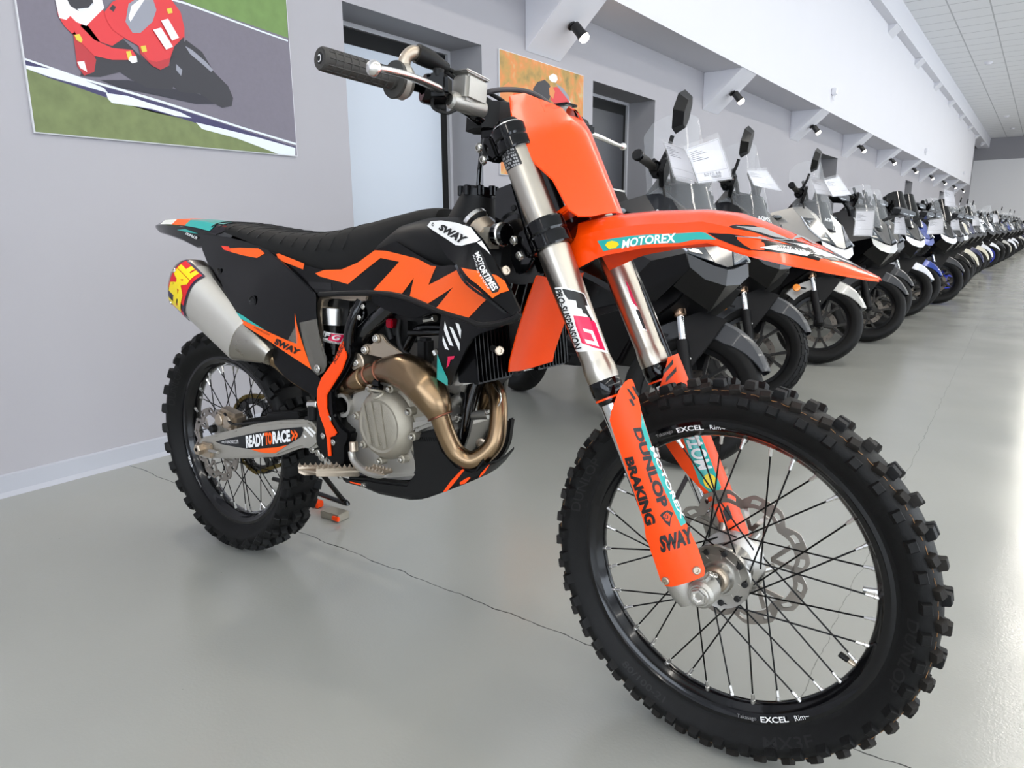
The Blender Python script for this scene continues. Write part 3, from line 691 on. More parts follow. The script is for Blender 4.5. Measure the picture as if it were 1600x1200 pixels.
# bar clamp + pad
for s in (-1,1):
    a=MB();a.box((.988,.05*s,1.140),(.045,.040,.050),'black_gloss',bev=.008);a.cyl((.978,.05*s,1.08),(.983,.05*s,1.125),.017,'black_gloss',16)
    a.xf(SF);a.build('bar_clamp',hb)
a=MB();a.sheet([(-.085,-.036),(-.092,.012),(-.07,.036),(.07,.036),(.092,.012),(.085,-.036),(.045,-.048),(-.045,-.048)],lambda u,w,t:V(.985+w*.95+t*.1,u,1.196+t-.10*abs(u)-4*w*w),'black_matt',step=.02,t0=0,t1=-.048)
a.xf(SF);a.build('bar_pad',hb)
for s in (-1,1):
    P0=V(.9150,.405*s,1.2085);P1=V(.931,.262*s,1.2005);d=(P1-P0);L=np.linalg.norm(d);d/=L
    a=MB();pr=[(0,.002),(.0085,.002),(.009,0),(.0165,0),(.0185,.003)]
    z=.006
    while z<L-.012:
        pr+=[(.0186,z),(.0186,z+.0015),(.0172,z+.0022),(.0172,z+.0125),(.0186,z+.0132)];z+=.0148
    pr+=[(.0175,L-.006),(.0175,L)]
    a.lathe(pr,P0,d,'grip',28)
    u,w,_=basis(d)
    for k in range(10):
        an=2*PI*k/10;q=u*math.cos(an)+w*math.sin(an);a.tube([P0+q*.0176+d*.008,P0+q*.0176+d*(L-.012)],.0013,'grip',5,0)
    a.lathe([(.017,0),(.031,.001),(.032,.004),(.031,.008),(.017,.009)],P1,d,'grip',32)
    a.lathe([(0,-.0005),(.0075,-.0005),(.0085,0)],P0,d,'dark',20)
    a.text('C',[(-.004,.006),(.004,.006),(-.004,-.006),(.004,-.006)],lambda x,y:P0-d*.0008+u*x+w*y,'white_ink')
    a.xf(SF);a.build('grip',hb)
# throttle housing (right)
a=MB();a.lathe([(.016,0),(.030,.001),(.031,.012),(.026,.020),(.014,.022)],SF(V(.9325,-.251,1.2000)),SF(V(.95,-.19,1.196))-SF(V(.9325,-.251,1.2)),'alu_cast',28)
P=[V(.935,-.240,1.222),V(.940,-.238,1.238),V(.947,-.228,1.248),V(.950,-.215,1.247)]
a2=MB();a2.tube(P,[.0115,.011,.012,.012],'gold_metal',14,4);a.join(a2,SF)
th_=a.build('throttle_housing',hb,label='bronze coloured throttle housing')
a=MB();a.tube([V(.951,-.222,1.2475),V(.957,-.200,1.2425),V(.963,-.178,1.236),V(.966,-.160,1.233)],[.0165,.0165,.0125,.009],'black_matt',16,4)
a.tube([V(.966,-.165,1.233),V(.975,-.12,1.222),V(.985,-.07,1.206),V(1.0,-.02,1.185),V(1.005,.01,1.14)],.0042,'black_matt',8,6);a.tube([V(.966,-.165,1.226),V(.972,-.13,1.214),V(.985,-.08,1.195),V(1.0,-.03,1.17),V(1.005,.0,1.12)],.0038,'black_matt',8,6)
a.xf(SF);a.build('throttle_cable',hb,label='black throttle cables and rubber boot')
# brake lever + master cylinder + switch
a=MB();a.tube([V(1.016,-.378,1.1845),V(1.017,-.36,1.186),V(1.012,-.31,1.188),V(.997,-.25,1.189),V(.985,-.20,1.188)],[.0055,.0065,.0075,.0085,.0095],'alu_bright',14,5,flat=.8);a.sphere((1.0165,-.385,1.1838),.0125,'alu_bright',16)
a.xf(SF);a.build('brake_lever',hb,label='silver brake lever')
a=MB();a.box((.985,-.118,1.198),(.040,.062,.048),'alu_cast',bev=.006,R=rot((1,0,0),-.12));a.cyl((.975,-.165,1.178),(.993,-.085,1.168),.016,'alu_cast',20,bev=.3);a.cyl((.985,-.095,1.170),(.975,-.080,1.155),.011,'gold_metal',16);a.box((.985,-.118,1.2235),(.046,.068,.005),'alu',bev=.002,R=rot((1,0,0),-.12))
a.xf(SF);a.build('brake_master_cylinder',hb,label='white cast metal brake fluid reservoir')
a=MB();a.lathe([(.013,0),(.024,0),(.026,.006),(.026,.036),(.022,.042),(.013,.043)],V(.948,-.205,1.194),V(.5,.86,-.17),'black_plastic',10);a.box((.975,-.190,1.196),(.038,.045,.038),'black_plastic',bev=.007,R=rot((0,0,1),.5));a.cyl((.977,-.196,1.21),(.979,-.196,1.224),.010,'black_matt',14);a.cyl((.968,-.183,1.168),(.966,-.181,1.16),.012,'black_matt',14)
a.tube([V(.968,-.20,1.178),V(.972,-.205,1.158),V(.985,-.185,1.150),V(.99,-.165,1.158)],.003,'black_matt',8,5)
a.xf(SF);a.build('switch_cluster',hb)
# left: clutch lever + perch
a=MB();a.box((.990,.235,1.180),(.040,.05,.042),'black_plastic',bev=.007,R=rot((0,0,1),-.4));a.box((1.005,.262,1.174),(.030,.04,.024),'black_plastic',bev=.005,R=rot((0,0,1),-.5));a.box((.982,.205,1.198),(.04,.04,.04),'alu_cast',bev=.005)
a.box((.985,.205,1.221),(.046,.046,.005),'black_gloss',bev=.002)
a.xf(SF);a.build('clutch_perch',hb)
a=MB();a.tube([V(1.005,.262,1.172),V(1.030,.30,1.160),V(1.045,.335,1.150),V(1.052,.352,1.147)],[.008,.007,.0058,.005],'alu_bright',14,4,flat=.8);a.sphere((1.054,.357,1.146),.0088,'alu_bright',14)
a.xf(SF);a.build('clutch_lever',hb,label='silver clutch lever')
# brake hose over the number plate
hz=[(742,150,-.10),(770,142,-.075),(800,141,-.05),(832,147,-.02),(855,160,0.0),(874,178,.02),(890,194,.03),(902,206,.035)]
a=MB();a.tube([B(742,156,-.09),B(765,143,-.075),B(800,140,-.055),B(832,146,-.03),B(856,161,-.012),B(876,181,0.0),B(893,199,.01)],.0048,'hose',10,5);a.build('brake_hose',bike)
a=MB();a.tube([B(975,385,.125),B(1008,462,.125),B(1036,532,.125),B(1060,594,.125),B(1086,662,.12)],.0058,'black_gloss',10,4);a.tube([B(1078,660,.10),B(1088,700,.10),B(1078,735,.10),B(1058,775,.10),B(1050,790,.10)],.005,'hose',10,5);a.build('front_brake_line',bike)
# ---- number plate (front)
PN=lambda y,z:.056-5.2*y*y-.02*max(0,(z-.85)/.1)
def plate_hit(px,py): return FF.hit(px,py,lambda p:p[0]-PN(p[1],p[2]),.8,2.0)
pts=[(851,175),(842,154),(819,145),(803,146),(797,150),(800,180),(808,210),(814,231),(840,258),(865,281),(878,305),(889,327),(905,338),(925,338)]
hp=[]
for p in pts:
    h_=plate_hit(*p)
    hp.append(None if h_ is None else (h_[1],h_[2]))
hp=[h for h in hp if h is not None]
R_=[(min(y,-.001),z) for y,z in hp if y<.02]
hh=[(-.022,.868),(-.030,.893)]+[(y,z) for y,z in R_ if not (z>.86 and y>-.03)]
poly=hh+[(-y,z) for y,z in hh[::-1]]
print('PLATE',[(round(a_,3),round(b__,3)) for a_,b__ in poly])
a=MB();a.sheet(poly,lambda u,w,t:V(PN(u,w)+t,u,w),'orange',step=.02,t0=0,t1=-.003)
a.prism([(.052,-.028,.83),(.052,.028,.83),(.040,.034,.885),(.040,-.034,.885)],(-.045,0,.004),'orange',bev=.003)
a.xf(fl);a.build('number_plate',bike,label='blank orange front number plate')
# ---- front fender
cl=[(893,349),(945,337),(1026,329),(1107,327),(1159,332.5),(1205,349),(1270,378),(1335,414),(1376,434)]
cpt=[FF.at(x,y,0) for x,y in cl]
ed=[(898,418,.075),(912,411,.078),(932,400,.08),(948,395,.082),(1005,384,.085),(1062,381,.088),(1105,376,.092),(1150,392,.105),(1172,398,.110),(1237,413,.098),(1302,425,.070),(1345,433,.040),(1371,437,.012)]
ept=[FF.at(x,y,-w) for x,y,w in ed]
cn=np.array([p[0] for p in cpt]);cz=np.array([p[2] for p in cpt]);en=np.array([p[0] for p in ept]);ez=np.array([p[2] for p in ept]);ew=np.array([-p[1] for p in ept])
print('FEND',np.round(cn,3),np.round(cz,3),np.round(en,3),np.round(ez,3))
def fsec(n_):
    zc=float(np.interp(n_,cn,cz));w=float(np.interp(n_,en,ew));ze=float(np.interp(n_,en,ez));return zc,w,ze
def fS(n_,q,t=0):       # q in [-1,1] across
    zc,w,ze=fsec(n_);k=abs(q);s=math.copysign(1,q)
    # crown, raised spine then shoulder, then flange
    h0=zc;h1=zc+(ze-zc)*.10;h2=zc+(ze-zc)*.42
    if k<.45: z=h0+(h1-h0)*(k/.45)
    elif k<.80: z=h1+(h2-h1)*((k-.45)/.35)
    else: z=h2+(ze-h2)*((k-.8)/.2)
    yy=w*(k if k<.8 else .8+(k-.8)*1.0)*s
    return V(n_,yy,z+t)
n0,n1=min(en[0],cn[0]),max(cn[-1],en[-1])
ns=list(np.linspace(n0,n1-.002,44));qs=[-1,-.9,-.8,-.68,-.56,-.45,-.3,-.15,0,.15,.3,.45,.56,.68,.8,.9,1]
secs=[]
for n_ in ns:
    top=[fS(n_,q) for q in qs];bot=[fS(n_,q,-.004) for q in qs[::-1]];secs.append(top+bot)
a=MB();a.loft(secs,'orange')
def fproj(n_,q):
    P=FF.O+FF.A@fS(n_,q);c_=RC@(P-CAMP);return 800+CAM_F*c_[0]/-c_[2],600-CAM_F*c_[1]/-c_[2]
def finv(px,py,g=(.15,-.7)):
    best=None
    for n_ in np.linspace(n0,n1-.003,110):
        for q in np.linspace(-1,.3,40):
            p=fproj(n_,q);e=(p[0]-px)**2+(p[1]-py)**2
            if best is None or e<best[0]: best=(e,n_,q)
    _,n_,q=best
    for _ in range(5):
        p=fproj(n_,q);h_=1e-4;A1=fproj(n_+h_,q);A2=fproj(n_,q+h_);J=np.array([[(A1[0]-p[0])/h_,(A2[0]-p[0])/h_],[(A1[1]-p[1])/h_,(A2[1]-p[1])/h_]])
        try:d=np.linalg.solve(J,[px-p[0],py-p[1]])
        except Exception:break
        d=np.clip(d,-.02,.02);n_+=d[0];q=min(max(q+d[1],-1),.6)
    return (n_,q)
def FD(L,mt,t=.0006,mir=True):
    uv=[finv(*p) for p in L]
    a.sheet(uv,lambda u,q,tt:fS(u,q,t)+V(0,-t*.7,0),mt,step=.04)
    if mir: a.sheet([(u,-q) for u,q in uv],lambda u,q,tt:fS(u,q,t)+V(0,t*.7,0),mt,step=.04)
FD([(934,377),(1095,363),(1104,365),(1120,375),(1062,380),(943,393)],'teal',mir=False)
FD([(946,384),(950,379),(957,377),(965,379),(968,383),(962,389),(952,390)],'yellow',.0012,mir=False)
a.text('MOTOREX',[finv(974,376),finv(1057,365),finv(972,390),finv(1056,380)],lambda u,q:fS(u,q,.0012)+V(0,-.0008,0),'white_ink',bold=.03,step=.08)
FD([(1105,364),(1140,366),(1215,380),(1290,397),(1330,414),(1280,408),(1240,399),(1170,391),(1140,381),(1122,374)],'black_decal')
FD([(1140,354),(1150,351),(1180,353),(1215,367),(1262,382),(1300,400),(1262,391),(1215,376),(1170,361),(1145,357)],'black_decal')
FD([(1188,388),(1205,385),(1262,393),(1292,401),(1262,401),(1205,391)],'white',.0012)
a.text('SWAYMX.COM',[finv(1215,386),finv(1276,396),finv(1214,390),finv(1275,400)],lambda u,q:fS(u,q,.0018)+V(0,-.0012,0),'black_ink',bold=.01,shear=.3,step=.1)
FD([(1262,384),(1335,411),(1360,426),(1300,408),(1262,396)],'black_decal',.0009)
FD([(1150,354),(1195,357),(1235,375),(1210,371)],'grey_ink',.0011,mir=False)
FD([(1240,381),(1300,398),(1345,418),(1290,402)],'white',.0014,mir=False)
for k in range(5):
    x=1150+30*k;FD([(x,370+2.5*k),(x+70,380+3.3*k),(x+72,381.5+3.3*k),(x,371+2.5*k)],'grey_ink',.0012,mir=False)
a.xf(fl)
# rear skirt of the fender, hanging behind the fork
tl=[(836,432,-.085),(822,470,-.085),(806,520,-.083),(794,566,-.080),(793,582,-.078)]
tr=[(884,462,.03),(876,500,.03),(862,540,.03),(851,565,.03),(843,577,.03)]
secs=[]
NS=14
for k in range(NS):
    t=k/(NS-1)*(len(tl)-1);i=min(int(t),len(tl)-2);f_=t-i
    x,y_,w=[tl[i][j]*(1-f_)+tl[i+1][j]*f_ for j in range(3)]
    E=FF.at(x,y_,w);x2,y2,w2=[tr[i][j]*(1-f_)+tr[i+1][j]*f_ for j in range(3)]
    z=E[2];nb=E[0]
    row=[V(nb+.006,w,z),V(nb+.002,w*.80,z),V(nb-.004,w*.55,z),V(nb-.012,w*.3,z),V(nb-.014,0,z)]
    row=row+[V(p[0],-p[1],p[2]) for p in row[::-1][1:]]
    bk=[p+V(-.004,0,0) for p in row[::-1]]
    secs.append(row+bk)
b_=MB();b_.loft(secs,'orange_flat');b_.xf(fl);a.join(b_)
a.build('front_fender',bike,label='orange front mudguard with dark streaks and oil sticker',ang=28)
a=MB()
a.prism([(NF-.05,-.07,.70),(NF+.05,-.075,.705),(NF+.05,.075,.705),(NF-.05,.07,.70)],(0,0,.012),'orange',bev=.003)
a.xf(fl);a.build('fender_bracket',bike)
# steering stem / head area
a=MB();a.cyl((NF-.02,0,.62),(NF-.02,0,.90),.028,'frame_black',24);a.xf(fl);a.build('steering_stem',bike)
# ---------------------------------------------------------------- bike body, right side traced on its own planes
def extr(L,Y,th,m,bev=.003,mb=None):       # photo outline on plane y=Y, thickness toward the bike centre
    mb=mb or MB();mb.prism(Bs(L,Y),(0,th,0),m,bev=bev);return mb
def surf(cps):
    P=[];
    for x,y,Y in cps:
        q=B(x,y,Y);P.append((q[0],q[2],Y))
    return TPS(P)
class Skin:
    def __init__(s,cps): s.f=surf(cps)
    def p(s,px,py): q=BF.on(px,py,s.f,-.15);return (q[0],q[2])
    def S(s,t0=0): return lambda u,w,t=0:V(u,s.f(u,w)-t0-t,w)
    def base(s,mb,L,m,th=.003,step=.012): return mb.sheet([s.p(*q) for q in L],s.S(),m,step=step,t0=0,t1=-th)
    def dec(s,mb,L,m,t=.0009,step=.008): return mb.sheet([s.p(*q) for q in L],s.S(t),m,step=step)
    def txt(s,mb,tx,Q,m,t=.0018,**k): return mb.text(tx,[s.p(*q) for q in Q],lambda u,w:s.S(t)(u,w),m,**k)
# lower shroud / tank side
sh=Skin([(420,391,-.100),(493,460,-.120),(540,390,-.105),(576,456,-.140),(618,376,-.118),(680,415,-.155),(664,476,-.165),(700,440,-.18),(732,497,-.200),(756,504,-.215),(790,490,-.232),(710,414,-.182),(812,488,-.236)])
low=[(420,391),(440,398),(470,412),(506,422),(534,421),(560,410),(590,389),(618,377),(650,397),(678,413),(690,416),(704,414),(712,415),(790,490),(812,487),(810,495),(795,500),(756,506),(732,498),(682,482),(664,476),(626,461),(576,456),(540,459),(500,459),(491,456)]
KTM=[(493,427),(506,422),(534,421),(560,410),(586,391),(604,392),(652,404),(673,415),(682,416),(677,427),(670,445),(716,421),(762,467),(754,474),(732,497),(682,481),(708,449),(666,476),(640,466),(647,434),(627,461),(584,453),(624,409),(595,403),(544,444),(500,432)]
wg=Skin([(667,353,-.150),(690,344,-.158),(736,354,-.182),(752,374,-.190),(700,385,-.178),(730,410,-.212),(768,398,-.192),(776,430,-.212),(812,484,-.228),(748,424,-.225),(800,490,-.240),(710,414,-.195),(768,466,-.236)])
wing=[(667,353),(672,346),(690,344),(714,347),(736,354),(752,373),(768,398),(790,439),(812,484),(808,491),(798,492),(768,466),(712,413),(699,403),(686,380)]
for s in (-1,1):
    a=MB();sh.base(a,low,'black_plastic',.006)
    sh.dec(a,KTM,'orange_decal');sh.dec(a,[(432,397),(436,396),(476,412),(474,421),(436,406)],'orange_decal')
    sh.dec(a,[(483,440),(518,442),(519,453),(483,450)],'black_gloss')
    # grooves and lower lip
    a.tube([B(500,460,-.120),B(576,458,-.140),B(626,463,-.152),B(682,484,-.172),B(732,500,-.198),B(756,508,-.212),B(800,500,-.235),B(812,490,-.236)],.006,'black_matt',8,3)
    if s>0:a.mirror()
    a.build('tank_side_panel',bike,label='black side panel with a big orange letter graphic')
    a=MB();wg.base(a,wing,'black_plastic',.005,step=.008)
    wg.dec(a,[(668,353),(673,346),(690,344.5),(714,348),(736,355),(751,374),(745,378),(722,384),(712,383),(696,372),(674,358)],'white')
    wg.dec(a,[(746,379),(753,376),(767,398),(760,391)],'white')
    wg.dec(a,[(721,418),(748,423),(776,430),(789,439),(796,454),(782,458),(770,466),(745,443)],'orange_decal')
    if s<0:
        wg.txt(a,'SWAY',[(692,350),(733,371),(685,358),(721,382)],'black_ink',bold=.06,step=.08)
        wg.dec(a,[(744,391),(751,391),(782,449),(779,456),(770,458),(742,400)],'black_ink',.0014)
        wg.txt(a,'MOTORTIMES',[(749,393),(780,450),(743,396),(771,455)],'white_ink',.0024,bold=.03,step=.08)
        wg.txt(a,'RACING STORE',[(742,398),(767,451),(740,399),(764,452)],'white_ink',.0024,step=.08)
        wg.dec(a,[(674,352),(677,347),(679,351),(676,356)],'black_ink',.0009)
    wg.dec(a,[(710,415),(714,413),(792,489),(787,489)],'black_gloss',.0005)
    if s>0:a.mirror()
    a.build('radiator_shroud',bike,label='black radiator shroud wing with white and orange decals')
    # radiator guard leg with white stripes
    a=MB();gd=Skin([(690,486,-.165),(756,504,-.205),(812,490,-.225),(722,528,-.19),(685,552,-.17),(703,602,-.165),(742,525,-.20)])
    gd.base(a,[(690,484),(732,497),(756,505),(812,490),(811,497),(776,513),(750,521),(737,530),(728,545),(720,563),(712,582),(703,602),(693,598),(682,591),(684,556),(686,520)],'black_plastic',.006)
    if s<0:
        for L in ([(695.5,502),(694,515),(703,539),(709,541)],[(702.5,510),(708,512.5),(719,537),(718.5,548)],[(712,504),(717.5,506),(721,516),(720,529)],[(692.5,524),(692,532.5),(696,545),(702,547)]): gd.dec(a,L,'white')
        gd.dec(a,[(684,553),(693,577),(700,592),(700,603),(683,592)],'teal')
        gd.dec(a,[(700,557),(711,556),(709,561),(704.5,562),(702,571),(698,575),(700,562)],'pink')
    if s>0:a.mirror()
    a.build('shroud_brace',bike,label='black shroud leg with white slashes')
    # radiator with louvre guard
    a=MB();x0,x1=.965,1.022;z0,z1=.655,.84;y0,y1=s*.050,s*.160
    a.box(((x0+x1)/2-.02,(y0+y1)/2,(z0+z1)/2-.006),(.03,abs(y1-y0)-.01,z1-z0),'alu_cast',R=None,bev=.004)
    Rr_=rot((0,0,1),-s*.0);
    for k in range(9):
        yy=y0+(y1-y0)*(k+.3)/8.8;a.prism([(x1-.03,yy,z0),(x1+.012,yy+s*.010,z0),(x1+.012,yy+s*.010,z1),(x1-.03,yy,z1)],(0,.0025,0),'black_plastic')
    for k in range(5):
        zz=z0+(z1-z0)*k/4;a.box((x1+.002,(y0+y1)/2,zz),(.010,abs(y1-y0),.006),'black_plastic')
    a.box((x1-.015,y1,(z0+z1)/2),(.05,.006,z1-z0),'black_plastic',bev=.002);a.box((x1-.015,y0,(z0+z1)/2),(.05,.006,z1-z0),'black_plastic',bev=.002)
    rk=rot((0,1,0),-.12);c_=V(1.0,0,.73);a.xf(lambda p:c_+rk@(p-c_))
    o=a.build('radiator',bike,label='radiator behind black louvres')
    if s<0:
        for (px,py,Y) in ((780,548,-.185),(790,423,-.175)):
            b_=MB();P=B(px,py,Y);bolt(b_,P,(.8,-.55,.1),.0085,'gold_metal',.004);b_.cyl(P-V(.03,-.02,0),P,.006,'dark',8);b_.build('bolt',o)
# tank with filler
a=MB();secs=[]
for x,zt,zb,w in ((.64,.905,.86,.060),(.70,.935,.83,.085),(.76,.962,.83,.105),(.84,.975,.83,.125),(.92,.975,.83,.130),(.98,.955,.83,.125),(1.03,.925,.84,.08)):
    secs.append([V(x,w*math.copysign(abs(math.cos(t))**.55,math.cos(t)),(zt+zb)/2+(zt-zb)/2*math.copysign(abs(math.sin(t))**.6,math.sin(t))) for t in np.linspace(0,2*PI,28,endpoint=False)])
a.loft(secs,'black_matt')
c0=B(722,345,0);c1=B(745,303,0)
a.lathe([(.085,-.09),(.074,-.03),(.060,.02),(.047,.055),(.040,.075),(.038,.085)],c1-V(0,0,.085)-V(.012,0,0),V(.22,0,1),'black_matt',36)
tank=a.build('fuel_tank',bike)
a=MB();cc=c1+V(.004,0,-.002);pr=[(0,.018),(.030,.018),(.036,.013),(.037,.002),(.037,-.004),(.030,-.004)]
a.lathe(pr,cc,V(.15,0,1),'black_plastic',36)
for k in range(8):
    t=2*PI*k/8;a.cyl(cc+V(.036*math.cos(t),.036*math.sin(t),-.003),cc+V(.036*math.cos(t),.036*math.sin(t),.017),.0075,'black_plastic',10)
a.build('filler_cap',tank)
a=MB();a.tube([cc+V(0,0,.018),cc+V(.004,0,.06),cc+V(.025,-.01,.13),cc+V(.055,-.02,.155)],.0045,'black_gloss',8,6);a.build('breather_hose',tank)
# thermostat/hose junction under the wing: gold-grey casting
a=MB();a.cyl(B(745,352,-.10),B(765,372,-.10),.028,'gold_metal',24,bev=.3);a.box(B(762,372,-.11),(.055,.045,.04),'mag',bev=.01);a.cyl(B(775,366,-.115),B(792,366,-.12),.021,'black_gloss',20);a.cyl(B(783,366,-.122),B(787,366,-.123),.0225,'alu_bright',20)
a.lathe([(.030,-.004),(.0315,-.004),(.0315,.004),(.030,.004)],B(742,348,-.10),B(765,372,-.10)-B(745,352,-.10),'alu_bright',28)
a.build('coolant_neck',bike,label='bronze coolant neck with hose clamps')
# seat
top=[(350,362),(353,353),(358,349),(368,346.5),(390,348),(430,355),(480,362),(520,364),(550,360),(580,352),(630,338),(670,327),(690,324.6),(702,327)]
bot=[(351,363),(380,374),(414,388),(432,396),(460,408),(480,416),(506,422),(534,421),(560,411),(590,388),(618,375),(660,350),(692,331),(702,328)]
tp=[B(x,y,0) for x,y in top];bt=[B(x,y,-.095) for x,y in bot]
tx=[p[0] for p in tp];tz=[p[2] for p in tp];bx_=[p[0] for p in bt];bz=[p[2] for p in bt]
secs=[]
for x in np.linspace(max(tx[0],bx_[0])+.001,min(tx[-1],bx_[-1])-.002,46):
    zt=float(np.interp(x,tx,tz));zb=float(np.interp(x,bx_,bz));w=float(np.interp(x,[-.02,.1,.3,.5,.65,.8],[.072,.095,.100,.092,.072,.045]));hgt=max(zt-zb,.004)
    r=[]
    for yy,kk in ((0,0),(.35,.01),(.62,.05),(.80,.16),(.92,.36),(.985,.62),(1,.8),(1,1)): r.append(V(x,-w*yy,zt-hgt*kk))
    row=r[::-1]+[V(p[0],-p[1],p[2]) for p in r[1:]]
    secs.append(row)
a=MB();a.loft(secs,'seat')
for k in range(13): # ribs across the seat cover
    x=.12+.042*k;zt=lambda x_:float(np.interp(x_,tx,tz));P=[]
    for q in np.linspace(-1,1,15):
        xx=x-.045*abs(q);w=float(np.interp(xx,[-.02,.1,.3,.5,.65,.8],[.072,.095,.100,.092,.072,.045]));zb=float(np.interp(xx,bx_,bz));hgt=zt(xx)-zb
        kk=float(np.interp(abs(q),[0,.35,.62,.80,.92,.985],[0,.01,.05,.16,.36,.55]));P.append(V(xx,w*q*1.0,zt(xx)-hgt*kk+.0003))
    a.tube(P,.0016,'black_matt',5,0)
a.build('seat',bike,label='long ribbed black seat',ang=60)
# rear fender
st_=[(-.300,.015,.968,.966,.964),(-.29,.045,.974,.966,.960),(-.24,.062,.984,.966,.948),(-.16,.075,.986,.964,.938),(-.08,.085,.983,.960,.925),(0.0,.09,.978,.952,.905),(.08,.092,.965,.94,.91),(.16,.09,.95,.925,.90),(.25,.088,.93,.905,.885)]
secs=[]
for x,w,zc_,ze_,zf in st_:
    top_=[V(x,-w,zf),V(x,-w*.99,ze_),V(x,-w*.7,zc_-.004),V(x,0,zc_),V(x,w*.7,zc_-.004),V(x,w*.99,ze_),V(x,w,zf)]
    secs.append(top_+[p*V(1,.95,1)+V(0,0,-.004) for p in top_[::-1]])
a=MB();a.loft(secs,'black_gloss')
def rfS(u,w,t=0):
    i=np.interp;xs=[q[0] for q in st_];W_=i(u,xs,[q[1] for q in st_]);zc_=i(u,xs,[q[2] for q in st_]);ze_=i(u,xs,[q[3] for q in st_])
    k=abs(w);z=zc_-.004*min(k/.7,1) if k<.7 else (zc_-.004)+(ze_-zc_+.004)*(k-.7)/.29
    return V(u,W_*w,z+.0012)
a.sheet([(-.235,-.95),(-.15,-.95),(-.17,.95),(-.255,.95)],rfS,'white',step=.03);a.sheet([(-.15,-.95),(-.07,-.95),(-.09,.95),(-.17,.95)],rfS,'orange_decal',step=.03);a.sheet([(-.07,-.95),(.06,-.95),(.04,.95),(-.09,.95)],rfS,'teal',step=.03)
fs=Skin([(275,358,-.075),(316,385,-.09),(300,370,-.085),(314,366,-.09),(330,390,-.09)])
def fq(L,m,t=.002): a.sheet([(lambda q:(q[0],q[2]))(B(x,y,-.088)) for x,y in L],lambda u,w,tt:V(u,-np.interp(u,[q[0] for q in st_],[q[1] for q in st_])-.0015,w),m,step=.03)
fq([(274,359),(290,358),(312,365),(300,364)],'teal')
a.text('DUNLOP',[(lambda q:(q[0],q[2]))(B(x,y,-.088)) for x,y in ((293,363),(311,370),(290,366),(311,375))],lambda u,w:V(u,-np.interp(u,[q[0] for q in st_],[q[1] for q in st_])-.003,w),'white_ink',bold=.03)
a.build('rear_fender',bike)
# rear side panel
sp=Skin([(315,366,-.095),(420,391,-.100),(330,425,-.125),(352,480,-.145),(420,532,-.150),(493,460,-.12),(495,580,-.135),(400,450,-.135),(450,500,-.14)])
panel=[(315,366),(352,370),(386,378),(420,391),(454,420),(488,452),(494,462),(494,490),(500,540),(508,566),(506,579),(497,585),(487,578),(420,533),(370,501),(354,488),(350,477),(330,425),(316,390)]
for s in (-1,1):
    a=MB();sp.base(a,panel,'black_gloss',.004)
    sp.dec(a,[(358,388),(374,387),(404,388),(410,392),(414,396),(402,403),(380,399),(362,394)],'orange_decal')
    sp.dec(a,[(346,384),(358,385),(362,394),(350,390)],'red_orange')
    sp.dec(a,[(350,477),(354,479),(380,493),(414,515),(408,513),(356,487)],'teal')
    sp.dec(a,[(356,488),(410,514),(450,532),(464,537),(462,512),(461,489),(465,510),(474,540),(487,577),(420,532),(372,501)],'orange_decal',.0008)
    a.tube([BF.on(x,y,sp.f,-.1) for x,y in ((420,393),(454,422),(488,454),(494,462))],.0025,'black_gloss',6,3)
    for (px,py,r) in ((343,424,.010),(395,470,.015)):
        P=BF.on(px,py,sp.f,-.13);a.lathe([(r,.0018),(r*.75,.0022),(r*.6,-.0005),(0,-.0005)],P,(0,-1,0),'black_gloss',20);a.lathe([(r*.55,.001),(0,.001)],P,(0,-1,0),'dark',20)
    if s<0:
        sp.txt(a,'SWAY',[(433,528),(472,547),(429,537),(466,555)],'black_ink',.0022,bold=.06,step=.08);sp.txt(a,'SWAYMX.COM',[(398,510),(422,522),(397,512.5),(421,524.5)],'black_ink',.0016)
        # muffler stay bulge
    if s>0:a.mirror()
    a.build('side_panel',bike,label='glossy black rear side panel with orange and teal stripes')
    a=MB()
    if s<0:
        cg=Skin([(466,508,-.142),(495,498,-.135),(506,566,-.14),(497,585,-.142),(450,531,-.152)])
        cg.base(a,[(468,504),(494,498),(497,520),(508,556),(510,570),(505,582),(496,587),(487,578),(475,540)],'clear',.0025)
        cg.base(a,[(450,531),(462,508),(464,528),(463,538)],'clear',.0025)
        P=B(497,576,-.145);bolt(a,P,(0,-1,0),.010,'bolt',.005);a.build('clear_film',bike,label='scuffed transparent plastic guard')
# airbox / rear inner parts (dark)
a=MB()
a.prism([V(.22,-.07,.90),V(.5,-.07,.84),V(.60,-.07,.80),V(.56,-.07,.62),V(.45,-.07,.60),V(.36,-.07,.70)],(0,.14,0),'black_matt',bev=.01);a.build('airbox',bike)
a=MB()
for s in (-1,1):
    y=.055*s
    a.tube([V(.10,y,.86),V(.35,y,.80),V(.60,y*1.0,.76)],.011,'alu_cast',10,4);a.tube([V(.14,y,.84),V(.38,y,.66),V(.60,y,.56)],.011,'alu_cast',10,4)
a.build('subframe',bike,label='bare metal rear subframe')
extr([(497,464),(576,457),(572,470),(545,470),(520,465),(504,470),(501,490),(505,520),(502,545),(495,520),(493,480)],-.100,.02,'gold_metal').build('subframe_bracket',bike)
